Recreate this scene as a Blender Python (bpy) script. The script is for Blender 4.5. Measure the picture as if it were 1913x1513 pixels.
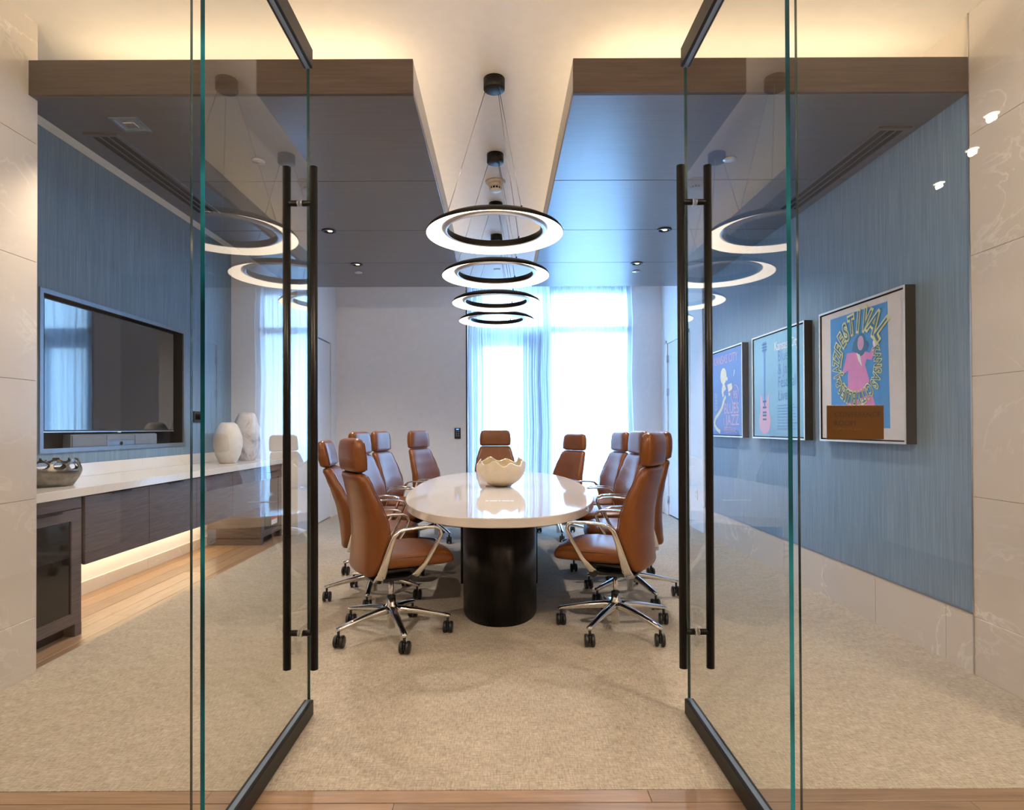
import bpy, bmesh, math, random
from mathutils import Vector, Matrix
random.seed(7)
PI = math.pi
def R(d): return math.radians(d)
scn = bpy.context.scene
COL = scn.collection
for o in list(bpy.data.objects): bpy.data.objects.remove(o)

# ------------------------------------------------------------------ camera, sky, exposure
FPX, IW = 1110.0, 1913.0
PITCH, ROLL = R(0.45), R(0.21)
cam_d = bpy.data.cameras.new('camera'); cam = bpy.data.objects.new('camera', cam_d); COL.objects.link(cam)
cam_d.sensor_fit = 'HORIZONTAL'; cam_d.sensor_width = 36.0; cam_d.lens = 36.0 * FPX / IW
cam_d.shift_x = (956.5 - 936.0) / IW
cam_d.shift_y = (799.0 - 756.5 - FPX * math.tan(PITCH)) / IW
cam_d.clip_start = 0.02
cam.matrix_world = Matrix.Translation((0, 0, 1.25)) @ Matrix.Rotation(PI / 2 + PITCH, 4, 'X') @ Matrix.Rotation(-ROLL, 4, 'Z')
scn.camera = cam
scn.view_settings.view_transform = 'Standard'; scn.view_settings.look = 'None'
scn.view_settings.exposure = 1.12; scn.view_settings.gamma = 1.0; scn.view_settings.use_curve_mapping = False

w = bpy.data.worlds.new('sky'); scn.world = w; w.use_nodes = True
nt = w.node_tree; nt.nodes.clear()
wo = nt.nodes.new('ShaderNodeOutputWorld'); wb = nt.nodes.new('ShaderNodeBackground')
tc = nt.nodes.new('ShaderNodeTexCoord'); sp = nt.nodes.new('ShaderNodeSeparateXYZ'); rp = nt.nodes.new('ShaderNodeValToRGB')
nt.links.new(tc.outputs['Generated'], sp.inputs[0]); nt.links.new(sp.outputs['Z'], rp.inputs[0])
rp.color_ramp.elements[0].position = 0.0; rp.color_ramp.elements[0].color = (0.42, 0.70, 1.0, 1)
rp.color_ramp.elements[1].position = 0.8; rp.color_ramp.elements[1].color = (0.22, 0.50, 1.0, 1)
nt.links.new(rp.outputs[0], wb.inputs['Color']); wb.inputs['Strength'].default_value = 8.5
nt.links.new(wb.outputs[0], wo.inputs[0])

def area_light(name, loc, rot, sx, sy, watts, col, spread=180, portal=False):
    l = bpy.data.lights.new(name, 'AREA'); l.shape = 'RECTANGLE'; l.size = sx; l.size_y = sy
    l.energy = watts; l.color = col; l.spread = R(spread)
    if portal: l.cycles.is_portal = True
    o = bpy.data.objects.new(name, l); COL.objects.link(o); o.location = loc; o.rotation_euler = rot
    return o
def spot_light(name, loc, watts, col, ang=90, blend=0.6, rad=0.04, rot=(0, 0, 0)):
    l = bpy.data.lights.new(name, 'SPOT'); l.energy = watts; l.color = col; l.spot_size = R(ang); l.spot_blend = blend
    l.shadow_soft_size = rad
    o = bpy.data.objects.new(name, l); COL.objects.link(o); o.location = loc; o.rotation_euler = rot
    return o
WARM = (1.0, 0.72, 0.43); SOFTWARM = (1.0, 0.80, 0.60)
area_light('daylight_portal', (0.75, 8.86, 1.67), (R(-90), 0, 0), 2.45, 3.3, 1, (1, 1, 1), portal=True)
# cove strips lying on top of the two soffits, shining at the ceiling
COVE = 1.55
area_light('cove_strip', (-1.45, 3.28, 3.03), (PI, 0, 0), 1.75, 0.03, COVE * 1.95, WARM)
area_light('cove_strip', (1.42, 3.28, 3.03), (PI, 0, 0), 1.75, 0.03, COVE * 1.95, WARM)
area_light('cove_strip', (-0.60, 5.15, 3.03), (PI, 0, 0), 0.03, 3.6, COVE * 1.9, WARM)
area_light('cove_strip', (0.53, 5.15, 3.03), (PI, 0, 0), 0.03, 3.6, COVE * 1.9, WARM)
# strip under the floating cabinets and hall ceiling lamps, with added fill lamps among them
area_light('cabinet_strip', (-3.05, 5.0, 0.40), (0, 0, 0), 0.03, 2.6, 6.5, (1.0, 0.74, 0.46))
HALL = [(2.7, 0.11), (2.92, -0.3), (3.09, -0.81), (0.0, 1.45), (-1.75, 1.45), (1.75, 1.45), (-1.2, -1.4), (1.2, -1.4)]  # first three are mirrored in the glass; the rest are unseen, added as fill
for hx, hy in HALL:
    lo = spot_light('hall_lamp_and_fill', (hx, hy, 2.938), 66, SOFTWARM, 150, 0.8, 0.016)
    if hy > 1: lo.data.type = 'POINT'; lo.data.energy = 27; lo.data.shadow_soft_size = 0.06; lo.location.z = 2.78   # unseen point fill, added by the glass front to brighten the tile
for dx, dy in [(-1.48, 5.09), (-1.487, 6.136), (1.408, 5.09), (1.41, 6.136)]:
    spot_light('downlight_lamp', (dx, dy, 2.93), 52, (1.0, 0.90, 0.82), 135, 0.7, 0.03)
spot_light('square_downlight_lamp', (-2.056, 3.293, 2.93), 40, SOFTWARM, 110, 0.7, 0.03)

# ------------------------------------------------------------------ materials
MATS = {}
class NB:
    def __init__(s, name):
        s.m = bpy.data.materials.new(name); s.m.use_nodes = True; s.t = s.m.node_tree; s.n = s.t.nodes
        s.b = s.n['Principled BSDF']; s.out = s.n['Material Output']; MATS[name] = s.m
    def new(s, kind, **kw):
        x = s.n.new(kind)
        for k, v in kw.items():
            if k in x.inputs.keys(): x.inputs[k].default_value = v
            else: setattr(x, k, v)
        return x
    def link(s, a, b): s.t.links.new(a, b)
    def coords(s, scale=(1, 1, 1), world=True):
        g = s.n.new('ShaderNodeNewGeometry') if world else s.n.new('ShaderNodeTexCoord')
        mp = s.n.new('ShaderNodeMapping'); mp.inputs['Scale'].default_value = scale
        s.link(g.outputs['Position' if world else 'Object'], mp.inputs[0]); return mp.outputs[0]
    def noise(s, vec, scale=5, detail=4, rough=0.5, dist=0.0):
        x = s.n.new('ShaderNodeTexNoise'); x.inputs['Scale'].default_value = scale; x.inputs['Detail'].default_value = detail
        x.inputs['Roughness'].default_value = rough; x.inputs['Distortion'].default_value = dist
        s.link(vec, x.inputs['Vector']); return x.outputs[0]
    def ramp(s, fac, *stops):
        x = s.n.new('ShaderNodeValToRGB'); e = x.color_ramp.elements
        while len(e) < len(stops): e.new(0.5)
        for k, (p, c) in enumerate(stops): e[k].position = p; e[k].color = (*c, 1)
        s.link(fac, x.inputs[0]); return x.outputs[0]
    def bump(s, h, strength=0.2, dist=0.01):
        x = s.n.new('ShaderNodeBump'); x.inputs['Strength'].default_value = strength; x.inputs['Distance'].default_value = dist
        s.link(h, x.inputs['Height']); s.link(x.outputs[0], s.b.inputs['Normal'])
    def base(s, sock): s.link(sock, s.b.inputs['Base Color'])
    def set(s, rough=None, metal=None, spec=None, coat=None, coatr=None, col=None):
        i = s.b.inputs
        if col is not None: i['Base Color'].default_value = (*col, 1)
        if rough is not None: i['Roughness'].default_value = rough
        if metal is not None: i['Metallic'].default_value = metal
        if spec is not None: i['Specular IOR Level'].default_value = spec
        if coat is not None: i['Coat Weight'].default_value = coat
        if coatr is not None: i['Coat Roughness'].default_value = coatr
        return s
def plain(name, col, rough=0.5, metal=0.0, spec=0.5, var=0.06, vs=14.0, coat=None):
    b = NB(name); b.set(rough, metal, spec, coat, 0.05)
    f = b.noise(b.coords(world=False), vs, 3)
    lo = tuple(c * (1 - var) for c in col); hi = tuple(min(1, c * (1 + var)) for c in col)
    b.base(b.ramp(f, (0.3, lo), (0.7, hi))); return b.m

plain('white_paint', (0.80, 0.79, 0.80), 0.6, var=0.02)
plain('ceiling_paint', (0.76, 0.75, 0.73), 0.8, var=0.02)
plain('hall_paint', (0.30, 0.27, 0.24), 0.7, var=0.03)
plain('frame_black', (0.008, 0.008, 0.008), 0.6)
plain('cream_paint', (0.68, 0.62, 0.54), 0.7, var=0.02)
plain('door_paint', (0.72, 0.73, 0.74), 0.4, var=0.02)
plain('black_metal', (0.012, 0.011, 0.010), 0.38, 0.6)
plain('bronze_metal', (0.016, 0.013, 0.011), 0.42, 0.6)
plain('steel', (0.55, 0.55, 0.56), 0.28, 1.0)
plain('chrome', (0.80, 0.79, 0.77), 0.09, 1.0, var=0.02)
plain('black_plastic', (0.012, 0.012, 0.013), 0.38)
plain('dark_gap', (0.006, 0.006, 0.006), 0.7)
plain('white_plastic', (0.78, 0.78, 0.77), 0.35)
plain('cream_plastic', (0.66, 0.58, 0.47), 0.45)
plain('grey_mesh', (0.17, 0.20, 0.24), 0.6)
plain('grey_metal', (0.20, 0.25, 0.31), 0.35, 0.5)
plain('frame_gold', (0.62, 0.55, 0.44), 0.35, 0.4)
plain('paper', (0.66, 0.63, 0.62), 0.7, var=0.03)
plain('print_blue', (0.05, 0.26, 0.62), 0.6, var=0.05)
plain('print_pink', (0.68, 0.23, 0.50), 0.6, var=0.06)
plain('print_yellow', (0.70, 0.72, 0.34), 0.6)
plain('print_navy', (0.03, 0.15, 0.27), 0.6)
plain('print_skyblue', (0.20, 0.43, 0.62), 0.6, var=0.10, vs=3)
plain('print_indigo', (0.10, 0.22, 0.55), 0.6, var=0.08, vs=3)
plain('print_palepink', (0.60, 0.36, 0.52), 0.6)
plain('print_ivory', (0.66, 0.64, 0.48), 0.6)
plain('print_white', (0.75, 0.75, 0.75), 0.6)
plain('sticker_red', (0.6, 0.05, 0.04), 0.5)
plain('sign_amber', (0.085, 0.034, 0.001), 0.4, 0.0, 0.3, var=0.10, vs=6)
plain('sign_brown', (0.014, 0.005, 0.003), 0.5)
plain('sign_dot', (0.36, 0.18, 0.03), 0.4)
plain('window_frame', (0.32, 0.42, 0.52), 0.4, 0.2)
plain('concrete', (0.62, 0.62, 0.60), 0.8)
plain('bowl_cream', (0.66, 0.56, 0.42), 0.35, coat=0.2)
b = NB('pearl_gold'); b.set(0.25, 0.35)
b.base(b.ramp(b.noise(b.coords(world=False), 22, 4, 0.6, 1.0), (0.35, (0.72, 0.66, 0.54)), (0.5, (0.62, 0.50, 0.30)), (0.62, (0.70, 0.62, 0.48))))
b = NB('nickel'); b.set(0.32, 1.0)
b.base(b.ramp(b.noise(b.coords(world=False), 30, 3), (0.3, (0.15, 0.135, 0.115)), (0.7, (0.25, 0.23, 0.20))))
# dark stained wood of the soffits, grain along X
b = NB('soffit_wood'); b.set(0.29, 0, 1.0); b.b.inputs['IOR'].default_value = 1.65
f = b.noise(b.coords((0.9, 22, 22)), 3.0, 6, 0.6, 0.4)
b.base(b.ramp(f, (0.25, (0.055, 0.043, 0.040)), (0.5, (0.074, 0.059, 0.054)), (0.75, (0.094, 0.076, 0.070)))); 
b = NB('fascia_wood'); b.set(0.5, 0, 0.4)
f = b.noise(b.coords((0.9, 22, 22)), 3.0, 6, 0.6, 0.4)
b.base(b.ramp(f, (0.25, (0.046, 0.031, 0.022)), (0.75, (0.095, 0.066, 0.049))))
b = NB('cabinet_wood'); b.set(0.42, 0, 0.5)
f = b.noise(b.coords((3, 2.2, 40)), 2.2, 6, 0.6, 0.5)
b.base(b.ramp(f, (0.25, (0.060, 0.044, 0.040)), (0.5, (0.100, 0.076, 0.070)), (0.75, (0.150, 0.115, 0.105)))); b.bump(f, 0.08, 0.003)
def wood_floor(name, sc):
    b = NB(name); b.set(0.36, 0, 0.5)
    oi = b.new('ShaderNodeObjectInfo'); f = b.noise(b.coords(sc), 2.0, 7, 0.62, 0.8)
    c = b.ramp(f, (0.25, (0.20, 0.122, 0.072)), (0.5, (0.29, 0.188, 0.115)), (0.75, (0.37, 0.25, 0.16)))
    hs = b.new('ShaderNodeHueSaturation'); mr = b.new('ShaderNodeMapRange'); mr.inputs[3].default_value = 0.82; mr.inputs[4].default_value = 1.15
    b.link(oi.outputs['Random'], mr.inputs[0]); b.link(mr.outputs[0], hs.inputs['Value']); b.link(c, hs.inputs['Color'])
    b.base(hs.outputs[0]); b.bump(f, 0.08, 0.002)
wood_floor('oak_across', (1.6, 26, 26)); wood_floor('oak_along', (26, 1.6, 26))
# woven carpet
b = NB('carpet'); b.set(0.95, 0, 0.1); b.b.inputs['Sheen Weight'].default_value = 0.15
f1 = b.noise(b.coords((16, 110, 16)), 1.6, 4, 0.75); f2 = b.noise(b.coords((110, 16, 16)), 1.6, 4, 0.75); f3 = b.noise(b.coords((5, 9, 5)), 1.5, 4, 0.6)
mx = b.new('ShaderNodeMath', operation='ADD'); b.link(f1, mx.inputs[0]); b.link(f2, mx.inputs[1])
mx2 = b.new('ShaderNodeMath', operation='MULTIPLY_ADD'); mx2.inputs[1].default_value = 0.4; b.link(mx.outputs[0], mx2.inputs[0])
m3 = b.new('ShaderNodeMath', operation='MULTIPLY'); m3.inputs[1].default_value = 0.10; b.link(f3, m3.inputs[0]); b.link(m3.outputs[0], mx2.inputs[2])
b.base(b.ramp(mx2.outputs[0], (0.33, (0.22, 0.182, 0.135)), (0.45, (0.41, 0.355, 0.28)), (0.57, (0.60, 0.54, 0.45)))); b.bump(mx.outputs[0], 0.35, 0.004)
# blue-grey textile wallpaper with vertical threads
b = NB('wallpaper'); b.set(0.55, 0, 0.3)
f = b.noise(b.coords((60, 60, 1.2)), 1.8, 5, 0.65); g = b.noise(b.coords((0.6, 0.6, 0.6)), 2, 2)
b.base(b.ramp(f, (0.28, (0.125, 0.205, 0.295)), (0.5, (0.178, 0.275, 0.375)), (0.72, (0.25, 0.355, 0.46)))); b.bump(f, 0.12, 0.003)
# cream porcelain tile with pale veins
def stone(name, base, base2, vein, vs, rough, width=0.022):
    b = NB(name); b.set(rough, 0, 0.5)
    c = b.coords((1, 1, 1.6)); f = b.noise(c, vs, 5, 0.55, 1.4)
    d = b.new('ShaderNodeMath', operation='SUBTRACT'); d.inputs[1].default_value = 0.5; b.link(f, d.inputs[0])
    a = b.new('ShaderNodeMath', operation='ABSOLUTE'); b.link(d.outputs[0], a.inputs[0])
    v = b.new('ShaderNodeMapRange'); v.inputs[1].default_value = 0.0; v.inputs[2].default_value = width; v.inputs[3].default_value = 1; v.inputs[4].default_value = 0
    b.link(a.outputs[0], v.inputs[0])
    msk = b.noise(b.coords((1, 1, 1)), 1.7, 2); mk = b.new('ShaderNodeMapRange'); mk.inputs[1].default_value = 0.46; mk.inputs[2].default_value = 0.70
    b.link(msk, mk.inputs[0]); mul = b.new('ShaderNodeMath', operation='MULTIPLY'); b.link(v.outputs[0], mul.inputs[0]); b.link(mk.outputs[0], mul.inputs[1])
    bc = b.ramp(b.noise(b.coords((1, 1, 2)), 1.5, 4), (0.3, base), (0.7, base2))
    mix = b.new('ShaderNodeMix', data_type='RGBA'); b.link(mul.outputs[0], mix.inputs[0]); b.link(bc, mix.inputs[6]); mix.inputs[7].default_value = (*vein, 1)
    b.base(mix.outputs[2])
stone('stone_tile', (0.60, 0.55, 0.495), (0.655, 0.605, 0.55), (0.80, 0.765, 0.72), 1.8, 0.18)
stone('quartz', (0.72, 0.69, 0.65), (0.76, 0.73, 0.69), (0.60, 0.55, 0.48), 1.4, 0.13, 0.010)
stone('table_stone', (0.66, 0.62, 0.58), (0.69, 0.65, 0.61), (0.62, 0.57, 0.52), 1.0, 0.05, 0.006)
b = NB('alabaster'); b.set(0.4, 0, 0.4); b.b.inputs['Subsurface Weight'].default_value = 0.0
b.base(b.ramp(b.noise(b.coords((3, 3, 3)), 2.2, 5, 0.6, 0.8), (0.36, (0.26, 0.17, 0.11)), (0.5, (0.56, 0.49, 0.42)), (0.68, (0.70, 0.66, 0.60))))
b = NB('ceramic_ivory'); b.set(0.5, 0, 0.35)
b.base(b.ramp(b.noise(b.coords((2, 2, 3)), 3, 4), (0.3, (0.60, 0.54, 0.45)), (0.7, (0.72, 0.68, 0.60))))
# tan leather
b = NB('leather'); b.set(0.33, 0, 0.45)
cc = b.coords(world=False); f = b.noise(cc, 5, 3)
b.base(b.ramp(f, (0.3, (0.145, 0.043, 0.007)), (0.7, (0.185, 0.058, 0.0105)))); vor = b.new('ShaderNodeTexVoronoi'); vor.inputs['Scale'].default_value = 260; b.link(cc, vor.inputs['Vector'])
b.bump(vor.outputs['Distance'], 0.05, 0.002)
b = NB('leather_dark'); b.set(0.4, 0, 0.5); b.base(b.ramp(b.noise(b.coords(world=False), 9, 2), (0.3, (0.11, 0.036, 0.009)), (0.7, (0.14, 0.048, 0.013))))
# blackened steel of the table pedestals
b = NB('black_steel'); b.set(0.34, 0.75, 0.5)
b.base(b.ramp(b.noise(b.coords((4, 4, 0.8)), 2.4, 5, 0.6, 0.5), (0.3, (0.008, 0.007, 0.0065)), (0.7, (0.030, 0.027, 0.025))))
# screen glass, slightly wavy
b = NB('screen_glass'); b.set(0.035, 0, 0.9, col=(0.004, 0.005, 0.007)); b.b.inputs['IOR'].default_value = 1.7
b.bump(b.noise(b.coords((1.0, 1.0, 0.5)), 1.2, 0), 0.12, 0.02)
plain('oven_glass', (0.005, 0.005, 0.005), 0.05, 0.0, 0.5)
def emit(name, col, s):
    b = NB(name); e = b.new('ShaderNodeEmission'); e.inputs[0].default_value = (*col, 1); e.inputs[1].default_value = s
    b.link(e.outputs[0], b.out.inputs[0]); return b.m
emit('ring_diffuser', (1.0, 0.82, 0.62), 2.2)
emit('hall_led', (1.0, 0.86, 0.66), 16.0)
emit('downlight_led', (1.0, 0.75, 0.45), 1.6)
emit('blue_led', (0.1, 0.3, 1.0), 1.0)
# clear glass sheet: see-through plus mirror share growing towards grazing angles
def glass(name, tint):
    b = NB(name); g = b.new('ShaderNodeNewGeometry')
    d = b.new('ShaderNodeVectorMath', operation='DOT_PRODUCT'); b.link(g.outputs['Normal'], d.inputs[0]); b.link(g.outputs['Incoming'], d.inputs[1])
    a = b.new('ShaderNodeMath', operation='ABSOLUTE'); b.link(d.outputs['Value'], a.inputs[0])
    i = b.new('ShaderNodeMath', operation='SUBTRACT'); i.inputs[0].default_value = 1.0; b.link(a.outputs[0], i.inputs[1])
    p = b.new('ShaderNodeMath', operation='POWER'); p.inputs[1].default_value = 5.0; b.link(i.outputs[0], p.inputs[0])
    f = b.new('ShaderNodeMath', operation='MULTIPLY_ADD'); f.inputs[1].default_value = 0.95; f.inputs[2].default_value = 0.035; b.link(p.outputs[0], f.inputs[0])
    t = b.new('ShaderNodeBsdfTransparent'); t.inputs[0].default_value = (*tint, 1)
    r = b.new('ShaderNodeBsdfGlossy'); r.inputs['Roughness'].default_value = 0.0
    m = b.new('ShaderNodeMixShader'); b.link(f.outputs[0], m.inputs[0]); b.link(t.outputs[0], m.inputs[1]); b.link(r.outputs[0], m.inputs[2])
    b.link(m.outputs[0], b.out.inputs[0]); return b.m
glass('clear_glass', (0.975, 0.985, 0.98)); glass('window_glass', (0.95, 0.97, 0.98))
b = NB('glass_edge'); b.set(0.12, 0, 0.35)
b.base(b.ramp(b.noise(b.coords((1, 1, 1.3)), 2.0, 3), (0.35, (0.002, 0.035, 0.05)), (0.5, (0.003, 0.11, 0.15)), (0.66, (0.015, 0.27, 0.34))))
b = NB('glass_edge_thin'); b.set(0.15, 0, 0.7, col=(0.012, 0.035, 0.035))
# sheer curtain
b = NB('sheer'); tr = b.new('ShaderNodeBsdfTranslucent'); tr.inputs[0].default_value = (0.86, 0.91, 0.96, 1)
df = b.new('ShaderNodeBsdfDiffuse'); df.inputs[0].default_value = (0.80, 0.85, 0.90, 1); tp = b.new('ShaderNodeBsdfTransparent')
wv = b.noise(b.coords((40, 4, 1.0)), 1.5, 3)
m1 = b.new('ShaderNodeMixShader'); m1.inputs[0].default_value = 0.30; b.link(tr.outputs[0], m1.inputs[1]); b.link(df.outputs[0], m1.inputs[2])
m2 = b.new('ShaderNodeMixShader'); g = b.new('ShaderNodeNewGeometry'); dp = b.new('ShaderNodeVectorMath', operation='DOT_PRODUCT'); b.link(g.outputs['Normal'], dp.inputs[0]); b.link(g.outputs['Incoming'], dp.inputs[1])
ab = b.new('ShaderNodeMath', operation='ABSOLUTE'); b.link(dp.outputs['Value'], ab.inputs[0]); mxx = b.new('ShaderNodeMath', operation='MAXIMUM'); mxx.inputs[1].default_value = 0.12; b.link(ab.outputs[0], mxx.inputs[0])
iv = b.new('ShaderNodeMath', operation='DIVIDE'); iv.inputs[0].default_value = 1.0; b.link(mxx.outputs[0], iv.inputs[1])
mr = b.new('ShaderNodeMapRange'); mr.inputs[3].default_value = 0.10; mr.inputs[4].default_value = 0.36; b.link(wv, mr.inputs[0])
pw_ = b.new('ShaderNodeMath', operation='POWER'); b.link(mr.outputs[0], pw_.inputs[0]); b.link(iv.outputs[0], pw_.inputs[1])   # thicker cloth where a fold is seen edge-on
b.link(pw_.outputs[0], m2.inputs[0]); b.link(m1.outputs[0], m2.inputs[1]); b.link(tp.outputs[0], m2.inputs[2]); b.link(m2.outputs[0], b.out.inputs[0])
M = MATS

# ------------------------------------------------------------------ mesh helpers
class MB:
    def __init__(s): s.b = bmesh.new()
    def box(s, x0, x1, y0, y1, z0, z1, bev=0.0, seg=1, mi=0):
        r = bmesh.ops.create_cube(s.b, size=1.0); vs = r['verts']
        for v in vs: v.co = Vector(((x0 + x1) / 2 + v.co.x * (x1 - x0), (y0 + y1) / 2 + v.co.y * (y1 - y0), (z0 + z1) / 2 + v.co.z * (z1 - z0)))
        fs = {f for v in vs for f in v.link_faces}
        for f in fs: f.material_index = mi
        if bev > 0:
            es = list({e for v in vs for e in v.link_edges})
            bmesh.ops.bevel(s.b, geom=es, offset=bev, segments=seg, affect='EDGES', profile=0.5)
        return s
    def rings(s, rings, close=True, caps=True, mi=0, smooth=True):
        vr = [[s.b.verts.new(p) for p in r] for r in rings]; n = len(vr[0])
        for a, c in zip(vr[:-1], vr[1:]):
            for i in range(n if close else n - 1):
                j = (i + 1) % n
                f = s.b.faces.new((a[i], a[j], c[j], c[i])); f.smooth = smooth; f.material_index = mi
        if caps and close:
            for r, fl in ((vr[0], True), (vr[-1], False)):
                f = s.b.faces.new(list(reversed(r)) if fl else r); f.smooth = smooth; f.material_index = mi
        return s
    def lathe(s, prof, seg=32, c=(0, 0, 0), mi=0, smooth=True, caps=True):
        rr = [[(c[0] + r * math.cos(2 * PI * k / seg), c[1] + r * math.sin(2 * PI * k / seg), c[2] + z) for k in range(seg)] for r, z in prof]
        return s.rings(rr, True, caps, mi, smooth)
    def tube(s, pts, r, seg=10, closed=False, mi=0):
        pts = [Vector(p) for p in pts]; n = len(pts); rr = []; up = None
        for i, p in enumerate(pts):
            if closed: t = pts[(i + 1) % n] - pts[i - 1]
            else: t = pts[min(i + 1, n - 1)] - pts[max(i - 1, 0)]
            t.normalize()
            if up is None: up = t.orthogonal().normalized()
            up = (up - t * up.dot(t)).normalized(); sd = t.cross(up); rad = r[i] if isinstance(r, (list, tuple)) else r
            rr.append([p + (up * math.cos(2 * PI * k / seg) + sd * math.sin(2 * PI * k / seg)) * rad for k in range(seg)])
        if closed:
            vr = [[s.b.verts.new(p) for p in q] for q in rr]
            for a in range(n):
                c = (a + 1) % n
                off = 0
                if c == 0:
                    off = min(range(seg), key=lambda o: (vr[a][0].co - vr[0][o].co).length)
                for i in range(seg):
                    j = (i + 1) % seg
                    f = s.b.faces.new((vr[a][i], vr[a][j], vr[c][(j + off) % seg], vr[c][(i + off) % seg])); f.smooth = True; f.material_index = mi
            return s
        return s.rings(rr, True, True, mi)
    def cyl(s, p0, p1, r, seg=16, mi=0):
        p0, p1 = Vector(p0), Vector(p1); t = (p1 - p0).normalized(); up = t.orthogonal().normalized(); sd = t.cross(up)
        rr = [[p + (up * math.cos(2 * PI * k / seg) + sd * math.sin(2 * PI * k / seg)) * r for k in range(seg)] for p in (p0, p1)]
        vr = [[s.b.verts.new(p) for p in q] for q in rr]
        for i in range(seg):
            j = (i + 1) % seg; f = s.b.faces.new((vr[0][i], vr[0][j], vr[1][j], vr[1][i])); f.smooth = True; f.material_index = mi
        for q, fl in ((vr[0], True), (vr[1], False)):
            f = s.b.faces.new(list(reversed(q)) if fl else q); f.material_index = mi
        return s
    def poly(s, pts, mi=0):
        f = s.b.faces.new([s.b.verts.new(p) for p in pts]); f.material_index = mi; return s
    def prism(s, pts2, z0, z1, mi=0):
        return s.rings([[(x, y, z) for x, y in pts2] for z in (z0, z1)], True, True, mi, False)
    def build(s, name, mats, parent=None, loc=None, rot=None):
        me = bpy.data.meshes.new(name); bmesh.ops.recalc_face_normals(s.b, faces=s.b.faces); s.b.to_mesh(me); s.b.free()
        for m in (mats if isinstance(mats, (list, tuple)) else [mats]): me.materials.append(M[m])
        return link(name, me, parent, loc, rot)
def link(name, me, parent=None, loc=None, rot=None):
    o = bpy.data.objects.new(name, me); COL.objects.link(o)
    if parent: o.parent = parent
    if loc: o.location = loc
    if rot: o.rotation_euler = rot
    return o
def tag(o, label=None, cat=None, group=None, kind=None):
    if label: o['label'] = label
    if cat: o['category'] = cat
    if group: o['group'] = group
    if kind: o['kind'] = kind
    return o
def thing(name, label, cat, loc=(0, 0, 0), rz=0.0, group=None):
    o = bpy.data.objects.new(name, None); COL.objects.link(o); o.location = loc; o.rotation_euler = (0, 0, rz); o.empty_display_size = 0.1
    return tag(o, label, cat, group)
def struct_empty(name, loc=(0, 0, 0), label=None):
    o = bpy.data.objects.new(name, None); COL.objects.link(o); o.location = loc
    return tag(o, label, None, None, 'structure')
def struct(name, mb, mat, parent=None):
    o = mb.build(name, mat, parent)
    if not parent: o['kind'] = 'structure'
    return o
def children(o): return [c for c in bpy.data.objects if c.parent == o]
def copy_tree(o, kids, parent=None):
    c = o.copy(); COL.objects.link(c)
    if parent: c.parent = parent
    for k in kids.get(o.name, []): copy_tree(k, kids, c)
    return c
def kid_map():
    d = {}
    for o in bpy.data.objects:
        if o.parent: d.setdefault(o.parent.name, []).append(o)
    return d
def add_text(name, body, size, mat, parent, loc=(0, 0, 0), rot=(0, 0, 0), sx=1.0, offset=0.0, align='LEFT', extrude=0.0, space=1.0):
    me = text_mesh(body, size, offset, align, extrude, space)
    me.materials.append(M[mat]); o = link(name, me, parent, loc, rot); o.scale = (sx, 1, 1); return o
def text_mesh(body, size, offset=0.0, align='LEFT', extrude=0.0, space=1.0):
    cu = bpy.data.curves.new('lettering', 'FONT'); cu.body = body; cu.size = size; cu.align_x = align; cu.offset = offset; cu.extrude = extrude
    cu.space_character = space; cu.resolution_u = 4
    ob = bpy.data.objects.new('lettering_source', cu); COL.objects.link(ob)
    dg = bpy.context.evaluated_depsgraph_get(); dg.update()
    me = bpy.data.meshes.new_from_object(ob.evaluated_get(dg)); bpy.data.objects.remove(ob); bpy.data.curves.remove(cu)
    me.materials.clear(); return me

XL, XA, XR, ZC, YB = -2.39, -3.17, 2.378, 3.345, 8.62
# ------------------------------------------------------------------ floor
fl = struct('floor', MB().box(-4.2, 4.2, -3.2, 9.0, -0.10, -0.012), 'oak_across')
rows = [(2.06 - 0.068, 2.06), (1.80, 1.99), (1.61, 1.798), (1.42, 1.608), (1.23, 1.418)]
for ri, (y0, y1) in enumerate(rows):
    x = -4.2 + [0.2, 0.0, 1.1, 0.6, 0.3][ri]
    if x > -4.2: MB().box(-4.2, x - 0.0015, y0 + 0.001, y1 - 0.001, -0.012, 0.0, 0.001).build('plank', 'oak_across', fl)
    while x < 4.2:
        x1 = min(4.2, x + [1.5, 1.92, 1.7, 1.6, 1.8][ri])
        MB().box(x, x1 - 0.0015, y0 + 0.001, y1 - 0.001, -0.012, 0.0, 0.001).build('plank', 'oak_across', fl); x = x1
MB().box(-4.2, 4.2, -3.2, 1.229, -0.012, 0.0).build('hall_boards', 'oak_across', fl)
ax = [-2.43, -2.485, -2.63, -2.775, -2.92, -3.065, XA]
for k in range(6):
    y = 2.9 + [0, 0.5, 0.2, 0.8, 0.4, 0.1][k] - 0.9
    y = max(y, 3.0) if False else y
    while y < 6.98:
        y1 = y + 1.5; a0, a1 = max(y, 3.07), min(y1, 6.98)
        if a1 > a0 + 0.05: MB().box(ax[k + 1] + 0.001, ax[k] - 0.001, a0, a1 - 0.0015, -0.012, 0.0, 0.001).build('plank', 'oak_along', fl)
        y = y1
tag(MB().box(-2.43, XR, 2.061, YB, -0.011, 0.001).build('carpet', 'carpet'), 'beige woven carpet covering the floor under the table and chairs', 'carpet')

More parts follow.
